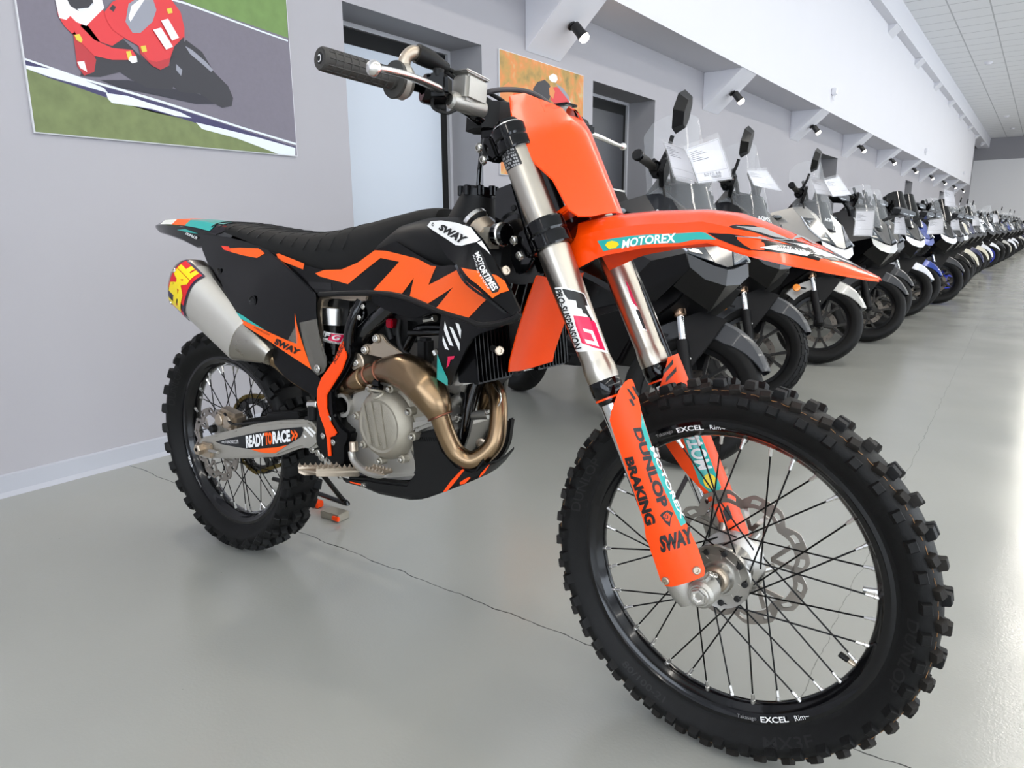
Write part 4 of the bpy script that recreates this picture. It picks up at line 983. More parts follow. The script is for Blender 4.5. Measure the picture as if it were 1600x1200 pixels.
# frame: main spars, head plate, cradle
def tubeB(L,r,m,sm=5,n=14,mb=None):
    mb=mb or MB();mb.tube([B(*q) for q in L],r,m,n,sm);return mb
a=MB()
for s in (-1,1):
    t=MB();tubeB([(552,545,-.098),(568,522,-.102),(590,500,-.108),(612,480,-.108),(650,445,-.095),(720,400,-.07),(775,350,-.045)],[.022,.021,.020,.020,.022,.022,.02],'frame_black',mb=t)
    tubeB([(560,475,-.10),(568,490,-.10),(560,520,-.10)],.010,'frame_black',mb=t)
    t.tube([B(800,440,-.03),B(780,500,-.035),B(758,560,-.04),B(742,600,-.048),B(733,630,-.055),B(722,680,-.06),B(700,722,-.065),B(665,748,-.07),B(610,748,-.07),B(560,738,-.07)],.0165,'frame_black',14,5)
    t.tube([B(560,520,-.085),B(556,550,-.088),B(545,580,-.09),B(532,620,-.09),B(536,665,-.09),B(540,725,-.085)],.018,'frame_black',14,5)
    if s>0:t.mirror()
    a.join(t)
hp_=[(772,296),(800,285),(822,360),(833,405),(822,425),(806,430),(798,410),(783,380),(772,350)]
for s in (-1,1):
    t=MB();t.prism(Bs(hp_,-.045),(0,.012,0),'frame_black',bev=.004)
    P=B(802,325,-.0465);t.lathe([(.006,.0),(.005,.001),(0,.001)],P,(0,-1,0),'dark',16)
    if s>0:t.mirror()
    a.join(t)
a.cyl(fk2b((NF-.0,0,.64)),fk2b((NF-.0,0,.88)),.034,'frame_black',28)
a.build('frame',bike,label='glossy black tubular frame')
# shock and reservoir
a=MB();c0=B(524,503,-.070);c1=B(524,553,-.070)
P0=B(524,478,-.070);P1=B(524,556,-.070);ax=P1-P0;Ls=np.linalg.norm(ax)
R_=.0325
a.lathe([(0,0),(R_-.004,0),(R_,.003),(R_,.042),(R_-.001,.043)],P0,ax,'alu_bright',36)
a.lathe([(R_-.002,.043),(R_-.0015,.112),(R_-.006,.118),(R_-.006,.128),(R_-.004,.13),(R_-.010,.150),(0,.155)],P0,ax,'black_gloss',36)
u,w,d=basis(ax)
def RS(t,z,r=R_-.0008): return P0+d*z+r*(u*math.cos(t)+w*math.sin(t))
def RSp(x,y): # cylinder point under a photo point
    F_=lambda p:np.linalg.norm((p-P0)-d*np.dot(p-P0,d))-(R_-.0005)
    return BF.hit(x,y,F_,.5,3.5)
def rd(L,mt,k=1.):
    pts=[RSp(*q) for q in L]
    if any(p is None for p in pts): return
    c=P0+d*np.dot(sum(pts)/len(pts)-P0,d)
    uv=[]
    for p in pts:
        z=np.dot(p-P0,d);r=(p-P0)-d*z;uv.append((math.atan2(r@w,r@u)%(2*PI),z))
    a.sheet([(q[0]*.03,q[1]) for q in uv],lambda x,z,t:RS(x/.03,z,R_-.0008+k*.0006),mt,step=.005)
def rt(tx,L,mt,**kk):
    uv=[]
    for q in L:
        p=RSp(*q);z=np.dot(p-P0,d);r=(p-P0)-d*z;uv.append(((math.atan2(r@w,r@u)%(2*PI))*.03,z))
    a.text(tx,uv,lambda x,z:RS(x/.03,z,R_-.0008+.0016),mt,**kk)
rd([(506,517),(540,522),(532,538),(504,532)],'white');rd([(508,519),(519,521),(516,529),(505,527)],'black_ink',2);rd([(517,521),(538,523),(532,535),(512,531)],'pink',2)
rt('G',[(521,522.5),(533,524),(517,530.5),(529,532)],'white_ink',bold=.04,step=.2);rt('F',[(509,519.5),(517,520.5),(507,526),(514,527)],'white_ink',bold=.04,step=.2);rt('SUSPENSION',[(506,530),(531,534.5),(505,533),(530,537.5)],'black_ink',bold=.01,step=.1)
a.tube([P0+V(0,0,-.002),P0+V(.01,0,.02),P0+V(.03,0,.022)],.006,'clear',8,4)
a.build('shock_reservoir',bike,label='black and silver shock reservoir')
a=MB();S0=V(.66,0,.80);S1=V(.555,0,.42);a.cyl(S0,S1,.018,'chrome',16);n=90
a.tube([S0+(S1-S0)*(.1+.75*k/n)+.036*(V(1,0,-.1)*math.cos(2*PI*7*k/n)+V(0,1,0)*math.sin(2*PI*7*k/n)) for k in range(n+1)],.0065,'white',8,0);a.build('shock_absorber',bike,label='shock absorber with white spring')
# swingarm
sw=[(309,690),(313,684),(334,679),(365,671),(400,662),(436,658),(480,657),(490,665),(496,680),(498,694),(488,703),(470,700),(452,706),(432,714),(392,717),(336,717),(314,717),(306,708),(305,698)]
for s in (-1,1):
    a=extr(sw,-.135,.030,'swing',bev=.007)
    if s<0:
        SY=-.1358
        def sd(L,m,o=0): a.sheet([(lambda q:(q[0],q[2]))(B(x,y,SY)) for x,y in L],lambda u,w,t:V(u,SY-o,w),m,step=None)
        sd([(336,690),(362,684),(400,676),(440,670),(472,667),(474,672),(470,683),(450,695),(432,700),(392,702),(372,699),(345,694)],'black_decal')
        sd([(392,702),(432,699),(450,695),(430,708),(416,708),(404,706)],'orange_decal',.0004)
        q2=lambda L:[(lambda q:(q[0],q[2]))(B(x,y,SY)) for x,y in L]
        for tx_,Lq,mt_ in (('READY',[(384,681),(413,676.5),(385,700),(414,696)],'white_ink'),('TO',[(413.5,676),(425,674.5),(414.5,696),(426,694)],'orange_decal'),('RACE',[(425.5,674),(453,671),(426.5,694),(454,690)],'white_ink'),('>>',[(455,671.5),(465,671),(456,689.5),(466,687.5)],'orange_decal')):
            a.text(tx_,q2(Lq),lambda u,w:V(u,SY-.0006,w),mt_,bold=.05)
        a.text('MPOTORACING.COM',q2([(347,689.5),(372,686.5),(347,693),(373,693)]),lambda u,w:V(u,SY-.0006,w),'white_ink')
        sd([(474,668),(478,667.5),(491,681),(488,683)],'white',.0004);sd([(480,667.5),(484,667.5),(494,676),(492,679)],'white',.0004);sd([(474,678),(480,683),(476,684)],'white',.0004)
    if s>0:a.mirror()
    o=a.build('swingarm',bike,label='cast aluminium swingarm')
a=MB();a.box((.50,0,.47),(.09,.22,.07),'swing',bev=.012);a.build('swingarm_crossmember',bike)
a=MB();P=B(319,700,-.136);Q=P+V(0,.27,0);a.cyl(P-V(0,.018,0),Q,.0125,'alu',20);a.lathe([(.006,-.0245),(.0125,-.0245),(.016,-.022),(.016,-.004),(.014,0)],P,(0,1,0),'gold_metal',6)
a.lathe([(0,-.018),(.0065,-.018),(.0065,-.0246)],P,(0,1,0),'dark',20)
a.box(P+V(.022,-.004,-.001),(.05,.012,.042),'gold_metal',bev=.004);a.cyl(P+V(.045,-.012,.003),P+V(.085,-.010,.004),.005,'alu',8);a.build('rear_axle',bike,label='rear axle with bronze hex nut')
# chain guide top slider (black) along the swingarm
extr([(378,663),(400,652),(432,647),(432,641),(480,640),(484,648),(480,657),(436,658),(418,661),(384,668)],-.06,-.03,'black_matt',bev=.003).build('chain_slider',bike)
# rear wheel
WR=WS(0,True)
half=[(.0285,.2500),(.031,.258),(.040,.268),(.0535,.284),(.0560,.296),(.052,.308),(.040,.316),(.018,.3195),(0,.3200)]
pf=prof_arc([(-a_,b_) for a_,b_ in half]+[(a_,b_) for a_,b_ in half[::-1][1:]],3)
kn=[];P_=30
for i in range(P_):
    a0=2*PI*i/P_;dd=2*PI/P_
    for s in (-1,1):
        kn.append((a0+(.5*dd if s>0 else 0),s*.0505,.3035,s*.98,.026,.019,.0150,1,s*.25,'rubber'))
        kn.append((a0+(.5*dd if s>0 else 0)+.15*dd,s*.040,.3120,s*.62,.024,.018,.0165,1,s*.2,'rubber'))
        if i%2: kn.append((a0+.3*dd,s*.0130,.3190,s*.1,.027,.020,.0185,1,0,'rubber'))
        else: kn.append((a0+.3*dd,s*.0265,.3175,s*.25,.027,.018,.0180,1,s*.1,'rubber'))
    if not i%2: kn.append((a0+.35*dd,0,.3200,0,.024,.018,.0180,1,0,'rubber'))
rt_=tyre_mb(pf,kn,30);rt_.xf(WR)
side_text(rt_,'DUNLOP',.272,.290,math.radians(150),.5,lambda r:-np.interp(r,[.268,.284,.296],[.040,.0535,.056])-.0008,'rubber_letter',W=WR)
rt_.build('tyre',bike,label='rear tyre with large worn block knobs',ang=40)
rr_=rim(.2545,.0265,WR,'rim','')
side_text(rr_,'EXCEL',.2395,.247,math.radians(-155),.15,lambda r:-(.029+(r-.2395)*.3)-.0006,'white_ink',W=WR,up=1,bold=.02);side_text(rr_,'Takasago Rim',.2400,.2465,math.radians(-138),.17,lambda r:-(.029+(r-.2395)*.3)-.0006,'grey_ink',W=WR,up=1)
rrim=rr_.build('rim',bike,label='glossy black rear rim')
spokes(rrim,WR,3,.2225,(.052,.052),(-.036,.036))
hub=MB();hub.lathe([(.020,-.058),(.028,-.056),(.040,-.046),(.058,-.042),(.060,-.036),(.056,-.032),(.034,-.026),(.030,0),(.034,.026),(.056,.032),(.060,.036),(.058,.042),(.03,.056),(.02,.058),(.018,-.056)],A,Yd,'alu',40);hub.xf(WR);hub.build('wheel_hub',bike,label='silver rear hub')
dsc=wave_disc(.110,.088,8,-.072,.0035,'disc',6,.055);dsc.xf(WR);dsc.build('brake_disc',bike,label='rear wave brake disc')
# sprocket + chain (left side)
a=MB();n=49;R1,R0=.120,.096;o=[];inn=[]
for i in range(n*4):
    t=2*PI*i/(n*4);o.append((R1+(.004 if i%4 in (1,2) else -.003),t));inn.append((R0,t))
NN=len(o);v=[rodY(r,t,.066+s_*.003) for s_ in (-1,1) for q in (o,inn) for r,t in q];f=[]
for i in range(NN):
    j=(i+1)%NN;f+=[(i,j,NN+j,NN+i),(2*NN+i,3*NN+i,3*NN+j,2*NN+j),(i,2*NN+i,2*NN+j,j),(NN+i,NN+j,3*NN+j,3*NN+i)]
a.add(v,f,'black_gloss')
for k in range(6):
    t=2*PI*k/6;a.prism([rodY(.055,t-.18,.063),rodY(.098,t-.10,.063),rodY(.098,t+.10,.063),rodY(.055,t+.18,.063)],(0,.006,0),'black_gloss')
a.xf(WR);a.build('rear_sprocket',bike)
a=MB();path=[]
for k in range(37): t=PI*.5+math.radians(2)+ (PI-math.radians(4))*k/36;path.append(V(.122*math.cos(t),.066,RR+.122*math.sin(t)))
path+=[V(.35,.066,.36),V(.60,.066,.405)]
for k in range(9): t=-PI/2+PI*k/8;path.append(V(.63+.033*math.cos(t),.066,.440+.033*math.sin(t)))
path.append(V(.30,.066,.478));path.append(path[0])
D_=[0]
for i in range(1,len(path)): D_.append(D_[-1]+np.linalg.norm(path[i]-path[i-1]))
nl=int(D_[-1]/.0159);nl-=nl%2
PA_=np.array(path);at_=lambda s_:V(*[np.interp(s_%D_[-1],D_,PA_[:,k]) for k in range(3)])
for i in range(nl):
    p=at_(i*D_[-1]/nl);q=at_((i+1)*D_[-1]/nl);w_=.0055 if i%2 else .0075
    for sy in (-1,1): 
        dq=(q-p)/np.linalg.norm(q-p);up=np.cross(dq,V(0,1,0));c=[p-dq*.003-up*.0055,q+dq*.003-up*.0055,q+dq*.003+up*.0055,p-dq*.003+up*.0055]
        a.prism([x+V(0,sy*w_-.0008,0) for x in c],(0,.0016,0),'chain')
    a.cyl(p-V(0,.008,0),p+V(0,.008,0),.004,'chain',6,bev=0)
a.build('drive_chain',bike)
# rear caliper
a=MB();P=B(362,655,-.092);a.box(P,(.085,.045,.055),'gold_metal',bev=.010,R=rot((0,1,0),.15));a.box(P+V(-.045,0,-.028),(.06,.04,.045),'alu_cast',bev=.012);a.cyl(P+V(-.02,-.02,.0),P+V(-.02,-.03,.0),.017,'gold_metal',20);a.cyl(P+V(.02,-.02,.0),P+V(.02,-.03,.0),.017,'gold_metal',20)
a.cyl(P+V(-.05,-.015,-.03),P+V(-.05,-.035,-.03),.011,'black_matt',14);bolt(a,P+V(.05,-.022,-.035),(0,-1,0),.007)
a.build('rear_brake_caliper',bike,label='pale metal rear brake caliper')
a=MB();a.tube([P+V(.0,-.02,.02),P+V(.05,-.03,.0),P+V(.15,-.03,.02),P+V(.35,-.03,.05)],.004,'black_gloss',8,5);a.build('rear_brake_hose',bike)
# mud flap / lower swingarm guard
md=extr([(418,533),(420,531),(487,577),(497,586),(503,592),(499,606),(498,626),(492,622),(476,611),(444,590),(428,571),(424,556)],-.125,.05,'black_plastic',bev=.004)
md.build('mud_flap',bike,label='black plastic guard between wheel and airbox')
a=MB();a.prism([V(.39,-.08,.66),V(.47,-.085,.56),V(.475,-.085,.42),V(.45,-.08,.42),V(.44,-.08,.55),V(.36,-.08,.65)],(0,.16,0),'black_matt',bev=.004);a.build('inner_mudguard',bike)
# frame guard with orange insert
fgk=[(541.6,525),(550,540),(552,556),(544,575),(534,592),(520,612),(521,630),(523,649),(533,666),(546,676),(545,687),(540,700),(540,722),(537,742),(527,744),(514,722),(502,712),(493,695),(492,665),(493,640),(495,612),(501,592),(512,576),(524,556),(533,537)]
a=extr(fgk,-.140,.040,'black_plastic',bev=.006)
ins=[(538.4,532),(543.7,557),(536,578.6),(512,617),(512,638),(519,661.5),(528,676),(524.6,680.6),(517,683),(519,712.5),(514,712.5),(512,685),(508,668),(501,649),(496.6,627.5),(497,608),(503,591),(522.5,564),(533,538)]
a.prism(Bs(ins,-.1405),(0,-.004,0),'orange_flat',bev=.0015)
qq=lambda L:[(lambda q:(q[0],q[2]))(B(x,y,-.1450)) for x,y in L]
a.text('ACERBIS',qq([(519,564),(535,534),(523.5,569),(538,541)]),lambda u,w:V(u,-.1450,w),'black_ink',bold=.02)
for px,py in ((515,654),(505,650),(505,681),(521,691)):
    P=B(px,py,-.141);bolt(a,P,(0,-1,0),.0075,'bolt',.003)
a.build('frame_guard',bike,label='black frame guard with orange insert')
a=MB();tubeB([(565,470,-.115),(556,490,-.125),(548,515,-.13),(546,545,-.13),(553,552,-.128)],[.012,.013,.014,.014,.010],'black_gloss',mb=a)
bolt(a,B(568,479,-.13),(0,-1,0),.006);bolt(a,B(562,496,-.135),(0,-1,0),.006)
a.build('kick_guard_tube',bike)
# engine -----------------------------------------------------------------
a=MB()
case=[(548,612),(566,590),(600,585),(640,590),(665,610),(690,640),(700,668),(690,700),(660,740),(640,752),(597,752),(575,742),(553,722),(540,690),(536,650)]
a.prism(Bs(case,-.115),(0,.23,0),'alu_cast',bev=.012)
a.prism(Bs([(580,700),(640,690),(655,730),(648,744),(600,748),(582,735)],-.128),(0,.05,0),'alu_cast',bev=.006)
a.prism(Bs([(640,610),(668,622),(672,650),(662,668),(646,660),(636,630)],-.128),(0,.04,0),'mag',bev=.006)
a.prism(Bs([(641,655),(676,647),(678,664),(650,674),(641,680)],-.145),(0,.06,0),'alu_cast',bev=.008)
eng=a.build('engine_case',bike,label='cast silver engine case')
CC=B(596,665,-.150)
a=MB();Rc=.079
pr=[(Rc-.008,-.040),(Rc+.004,-.038),(Rc+.005,-.026),(Rc,-.022),(Rc-.001,-.012),(Rc-.012,.004),(Rc-.020,.0085),(Rc-.026,.0075),(Rc-.028,.0085),(0,.010)]
a.lathe(pr,CC,(0,-1,0),'mag',64)
# raised ribs and stippled fields
for x0,x1 in ((-.050,-.038),(-.026,-.014),(.002,.008)):
    a.prism([CC+V(x0,-.0095,.042 if x0<-.03 else .050),CC+V(x0+.008,-.0095,.048 if x0<-.03 else .054),CC+V(x1+.018,-.0095,-.044),CC+V(x1+.006,-.0095,-.048)],(0,-.0022,0),'mag',bev=.001)
for ix in range(-7,8):
    for iz in range(-10,11):
        x=ix*.0058+(iz%2)*.0029;z=iz*.0047
        if math.hypot(x+.002,z)<.046 and not any(abs(x-(c0_+(-z)*.14))<.006 for c0_ in (-.040,-.014,.012)):
            P=CC+V(x,-.0098,z);a.add([P+V(-.0015,0,0),P+V(0,0,-.0015),P+V(.0015,0,0),P+V(0,0,.0015),P+V(0,-.0010,0)],[(0,1,4),(1,2,4),(2,3,4),(3,0,4)],'mag')
bt_=[]
for ang in (28,-8,-52,-100,-140,175,75,118):
    t=math.radians(ang);P=CC+V((Rc+.007)*math.cos(t),.010,(Rc+.007)*math.sin(t));a.cyl(P+V(0,.02,0),P+V(0,-.006,0),.0095,'mag',14);bt_.append(P+V(0,-.006,0))
cc_=a.build('clutch_cover',bike,label='round dimpled clutch cover',ang=30)
for P in bt_:
    b_=MB();bolt(b_,P,(0,-1,0),.0062,'bolt',.006);b_.build('bolt',cc_)
a=MB();P=B(590,611,-.150);a.cyl(P+V(0,.03,-.03),P,.0185,'mag',24);a.cyl(P,P+V(0,-.002,.012),.014,'black_gloss',20);a.box(P+V(0,-.003,.018),(.022,.007,.012),'black_gloss',bev=.002);a.cyl(P+V(0,-.001,-.001),P+V(0,0,.004),.0195,'mag',24);a.build('oil_filler_cap',bike)
# cylinder, head and dark hoses
a=MB()
a.prism([V(.76,-.07,.62),V(.92,-.07,.60),V(.96,-.07,.74),V(.95,-.07,.83),V(.80,-.07,.84),V(.77,-.07,.74)],(0,.14,0),'alu_cast',bev=.01)
a.build('cylinder',eng)
a=MB();a.prism([V(.77,-.085,.735),V(.95,-.085,.725),V(.965,-.085,.80),V(.93,-.085,.85),V(.80,-.085,.86),V(.765,-.085,.80)],(0,.17,0),'black_matt',bev=.012)
a.build('cylinder_head',eng,label='black cylinder head')
a=MB()
tubeB([(632,552,-.10),(640,535,-.11),(650,518,-.115),(662,512,-.11),(690,512,-.10)],.009,'black_gloss',mb=a);tubeB([(640,520,-.12),(665,520,-.12),(690,519,-.11)],.007,'black_gloss',mb=a)
tubeB([(625,500,-.10),(622,520,-.11),(628,545,-.11),(645,560,-.105)],.006,'black_matt',mb=a);tubeB([(610,492,-.10),(606,505,-.10),(612,530,-.1)],.008,'black_matt',mb=a)
a.box(B(665,548,-.105),(.030,.03,.055),'black_matt',bev=.006);a.cyl(B(665,500,-.11),B(680,497,-.12),.008,'bolt',10);a.box(B(612,505,-.11),(.02,.02,.02),'red_anod',bev=.003);a.cyl(B(679,547,-.12),B(683,556,-.12),.009,'bolt',10)
a.box(B(636,505,-.07),(.09,.06,.08),'black_matt',bev=.015)
a.box(B(655,480,-.10),(.10,.03,.06),'black_matt',bev=.012)
a.build('throttle_body_hoses',bike,label='tangle of black hoses above the engine')
a=MB();a.prism([V(.60,-.05,.80),V(.80,-.06,.88),V(1.0,-.06,.86),V(1.02,-.06,.70),V(.92,-.06,.58),V(.70,-.06,.50),V(.56,-.05,.56)],(0,.12,0),'dark',bev=.01);a.build('engine_filler',bike,label='dark filler block inside the engine bay')  # dark filler added to close see-through gaps around the engine
# black lower skirt under the shroud
a=MB();a.prism(Bs([(576,457),(626,462),(664,477),(690,486),(690,489),(672,490),(650,498),(636,497),(600,484),(583,473)],-.140),(0,.012,0),'black_plastic',bev=.003);a.build('shroud_skirt',bike)
# engine mount plate
mp=[(567,548.5),(566,541),(571,537),(579,539),(583,535),(584.5,526),(590.5,521.5),(597,524.5),(604,535),(619,545.5),(634,556),(640,562),(610,561),(595,558.5),(575,554)]
a=extr(mp,-.118,.010,'gold_metal',bev=.002)
for px,py in ((571.5,546.5),(589,529)): P=B(px,py,-.119);a.cyl(P,P-V(0,.003,0),.0105,'gold_metal',20);bolt(a,P-V(0,.003,0),(0,-1,0),.0085,'bolt',.005)
a.build('engine_mount',bike,label='pale triangular engine mount plate')
a=MB();P=B(561,566,-.118);a.cyl(P+V(0,.05,0),P-V(0,.004,0),.021,'gold_metal',24);a.cyl(P,P-V(0,.008,0),.0225,'gold_metal',24);bolt(a,P-V(0,.008,0),(0,-1,0),.009,'bolt',.005)
a.build('shock_linkage_bolt',bike)
# header pipe
HL=[(758,640,-.02,.0185),(768,606,-.035,.0185),(777,618,-.060,.0185),(779,650,-.080,.0187),(774,688,-.095,.019),(757,710,-.108,.019),(735,719,-.120,.0195),(712,706,-.132,.0195),(698,680,-.142,.020),(689,655,-.150,.0205),(686.5,648,-.152,.0210)]
a=MB();a.tube([B(x,y,Y) for x,y,Y,r in HL],[q[3] for q in HL],'bronze',28,8)
H2=[(688,650,-.152,.0250),(680,630,-.154,.034),(666,606,-.154,.0415),(650,590,-.152,.0415),(630,580,-.148,.038),(612,578,-.142,.031),(600,578.5,-.138,.0255),(597,579,-.137,.0235),(580,585,-.128,.0225),(566,592,-.118,.0225),(545,601,-.105,.0245),(525,610,-.095,.0245),(500,606,-.085,.0245),(470,590,-.08,.0245),(440,565,-.095,.0245),(415,548,-.115,.0245)]
a.tube([B(x,y,Y) for x,y,Y,r in H2],[q[3] for q in H2],'bronze',32,8)
def weld(i,L,r,m='bronze_red'):
    p=B(*L[i][:3]);q=B(*L[i+1][:3]);d=q-p;d/=np.linalg.norm(d);a.lathe([(r-.001,-.0022),(r+.0015,-.001),(r+.0015,.001),(r-.001,.0022)],p,d,m,32)
weld(0,H2,.0262);weld(7,H2,.0245);weld(8,H2,.0235)
p=B(572,589,-.122);q=B(550,599,-.108);a.cyl(p,q,.0262,'bronze',30,bev=.05)
a.build('exhaust_header',bike,label='heat-tinted bronze exhaust header',ang=50)
a=MB();
for k in range(2): a.tube([B(770+k*8,600+k*4,-.075),B(783,625,-.085),B(762+5*k,648,-.09),B(757,640,-.085)],.0012,'bolt',5,6)
a.build('exhaust_spring',bike)
a=MB();tubeB([(700,640,-.06),(713,625,-.06),(722,620,-.055)],.012,'alu_cast',mb=a);tubeB([(735,650,-.05),(752,648,-.06),(765,648,-.065)],.010,'alu_cast',mb=a)
bolt(a,B(716,653,-.07),(.2,-1,0),.010,'bolt',.01);a.box(B(722,640,-.03),(.05,.05,.08),'alu_cast',bev=.01);bolt(a,B(752,693,-.06),(.3,-1,0),.012,'gold_metal',.004)
a.build('water_pump_pipes',bike)
# muffler
M0=B(424,553,-.118);M1=B(404,540,-.122);M2=B(386,532,-.125);M3=B(306,452,-.130);M4=B(290,432,-.130)
axm=M3-M2;axm/=np.linalg.norm(axm);uv_=V(0,1,0);ww=np.cross(axm,uv_);ww/=np.linalg.norm(ww)
def oval(c,rh,rw,n=28,p=.8): return [c+uv_*rw*math.copysign(abs(math.cos(t))**p,math.cos(t))+ww*rh*math.copysign(abs(math.sin(t))**p,math.sin(t)) for t in np.linspace(0,2*PI,n,endpoint=False)]
a=MB();a.loft([oval(M0-axm*.01,.026,.026),oval(M0,.030,.030),oval(M1,.050,.040),oval(M2,.062,.046)],'titan')
a.loft([oval(M2,.064,.048),oval(M2+axm*.004,.065,.049),oval(M3-axm*.002,.072,.054),oval(M3,.073,.055)],'muffler')
mu=a.build('muffler',bike,label='oval silver silencer')
a=MB();a.loft([oval(M3,.0735,.0555),oval(M3+axm*.03,.074,.056),oval(M3+axm*.055,.060,.045),oval(M3+axm*.066,.035,.028),oval(M3+axm*.067,.024,.020),oval(M3+axm*.05,.022,.018)],'cap_steel')
def oS(t,h,e=0): # around, along
    rh,rw=(float(np.interp(h,[-.06,0,.03,.055],[.073,.0735,.074,.060])),float(np.interp(h,[-.06,0,.03,.055],[.055,.0555,.056,.045])))
    ct,sn=math.cos(t),math.sin(t);p=.8
    return M3+axm*h+uv_*(rw+.0012+e)*math.copysign(abs(ct)**p,ct)+ww*(rh+.0012+e)*math.copysign(abs(sn)**p,sn)
def oD(L,m,e=0): a.sheet([(t*.06,h) for t,h in L],lambda u,h,tt:oS(u/.06,h,e),m,step=.012)
lo,hi=PI*.62,PI*1.42
oD([(lo,-.05),(hi,-.05),(hi,.045),(lo,.03)],'purple')
oD([(lo+.2,-.04),(lo+.7,-.045),(lo+.9,.0),(lo+.35,.02)],'pink',.0006);oD([(lo+.35,-.03),(lo+.65,-.03),(lo+.75,-.005),(lo+.45,.0)],'blue',.001)
oD([(lo+1.0,-.045),(hi-.1,-.045),(hi-.15,.03),(lo+1.1,.035)],'red',.0006);a.text('FMF',[((lo+.55)*.06,-.034),((hi-.15)*.06,-.034),((lo+.55)*.06,.026),((hi-.15)*.06,.026)],lambda u,h:oS(u/.06,h,.0016),'yellow',bold=.06,step=.06)
a.build('muffler_end_cap',mu,label='steel end cap with yellow, red and purple sticker')
for t,h in ((PI*.78,.02),(PI*1.15,.03)):
    a=MB();bolt(a,oS(t,h),oS(t,h,.02)-oS(t,h),.006,'bolt',.004);a.build('rivet',mu)
# skid plate
a=MB();skd=[(640,686),(643,681),(655,676),(679,670),(692,704),(713,727.6),(736.6,735.5),(765.5,725),(749.7,746),(726,756.5),(692,769.6),(663,780),(645,781),(597.5,772),(571,761),(545,754),(540,746),(571,749),(597.5,753),(634,757),(647,741),(643,696)]
a.prism(Bs(skd,-.130),(0,.03,0),'black_matt',bev=.006)
bot_=Bs([(763,728),(749.7,746),(726,756.5),(692,769.6),(663,780),(645,781),(597.5,772),(571,761),(545,754)],-.110)
prof=[(p[0],p[2]) for p in bot_]
secs=[]
for x,z in prof:
    w_=float(np.interp(x,[.70,.86,.93],[.115,.06,-.02]));q_=[(-.128,.012),(-.118,.002),(-.09,0),(w_-.06,0),(w_-.03,.004),(w_,.014)];q_=[(max(a_,-.128),b_) for a_,b_ in q_]
    secs.append([V(x,a_,z+b_) for a_,b_ in q_]+[V(x,a_,z+b_+.006) for a_,b_ in q_[::-1]])
a.loft(secs,'black_matt')
a.prism(Bs([(798,654),(791,655),(787,690),(765,722),(752,742),(768,730),(786,708),(793,692)],.03),(0,.02,0),'black_matt',bev=.004)
fr2=[V(.86,0,.37),V(.90,0,.40)]
SK=-.1306
def skd_(L,m): a.sheet([(lambda q:(q[0],q[2]))(B(x,y,SK)) for x,y in L],lambda u,w,t:V(u,SK,w),m,step=None)
skd_([(722,733),(726,734),(708,757),(698,768),(692,769),(704,752)],'orange_flat');skd_([(735,747),(726,756),(719,757),(718,754),(727,748),(734,745)],'orange_flat');skd_([(763,727),(765,726),(757,739),(748,747),(751,740)],'orange_flat')
skd_([(546,752),(571,757.5),(571,760),(548,754.5)],'orange_flat')
for k in range(9): skd_([(652+3.4*k,683+.1*k),(653+3.4*k,683+.1*k),(655+3.4*k,690),(654+3.4*k,690)],'black_plastic')
a.build('skid_plate',bike,label='matt black skid plate with orange marks')
# footpegs, brake pedal
for s in (-1,1):
    a=MB();H=B(532,731,-.145);T=B(466,733,-.235)
    a.prism([H+V(-.010,.0,.006),T+V(-.002,0,.008),T+V(.000,0,-.010),T+V(.010,.01,-.016),H+V(.0,0,-.016)],(.0,.006,0),'gold_metal',bev=.001)
    d_=(T-H);side=V(.045,.012,0)
    a.prism([H,T,T+side,H+side*1.1],(0,0,-.004),'gold_metal')
    a.prism([H+side+V(-.0,.0,.006),T+side+V(0,0,.008),T+side+V(0,0,-.012),H+side+V(0,0,-.016)],(.0,.006,0),'gold_metal',bev=.001)
    for k in range(8):
        for e in (V(0,0,.006),side+V(0,.003,.006)):
            P=H+d_*(.1+.87*k/7)+e;a.add([P+V(-.004,-.002,0),P+V(.004,-.002,0),P+V(.004,.004,0),P+V(-.004,.004,0),P+V(0,.001,.009)],[(0,1,4),(1,2,4),(2,3,4),(3,0,4)],'gold_metal')
    a.cyl(H+V(.008,-.012,0),H+V(.008,.03,0),.011,'black_gloss',14);bolt(a,H+V(.008,-.012,0),(0,-1,0),.007,'gold_metal')
    if s>0:a.mirror()
    a.build('footpeg',bike,label='toothed bronze footpeg')
a=MB();tubeB([(549,705,-.140),(552,718,-.142),(562,730,-.148),(575,738,-.155),(590,742,-.165),(603,741,-.172)],[.008,.008,.0085,.0085,.008,.007],'alu_cast',mb=a);P=B(592,735,-.175)
a.box(P,(.058,.03,.006),'gold_metal',bev=.002)
for k in range(6):
    for e in (-.012,.010): q=P+V(-.025+.010*k,e,.003);a.add([q+V(-.003,-.003,0),q+V(.003,-.003,0),q+V(.003,.003,0),q+V(-.003,.003,0),q+V(0,0,.006)],[(0,1,4),(1,2,4),(2,3,4),(3,0,4)],'gold_metal')
a.cyl(B(552,690,-.135),B(553,706,-.138),.010,'gold_metal',14)
a.build('brake_pedal',bike,label='silver rear brake pedal')
for px,py,Y,r in ((490,702,-.12,.009),(499,707,-.125,.009),(505,714,-.125,.010),(516,717,-.13,.009),(533,744,-.13,.006),(570,757,-.13,.006)):
    a=MB();bolt(a,B(px,py,Y),(0,-1,0),r,'bolt',.008);a.build('bolt',bike)
a=MB()
a.cyl(B(483,632,-.12),B(498,632,-.12),.010,'alu_bright',14);a.cyl(B(490,634,-.12),B(490,655,-.12),.014,'black_matt',14);a.box(B(490,665,-.11),(.05,.03,.06),'black_matt',bev=.01);a.build('brake_fluid_bottle',bike)
a=MB()
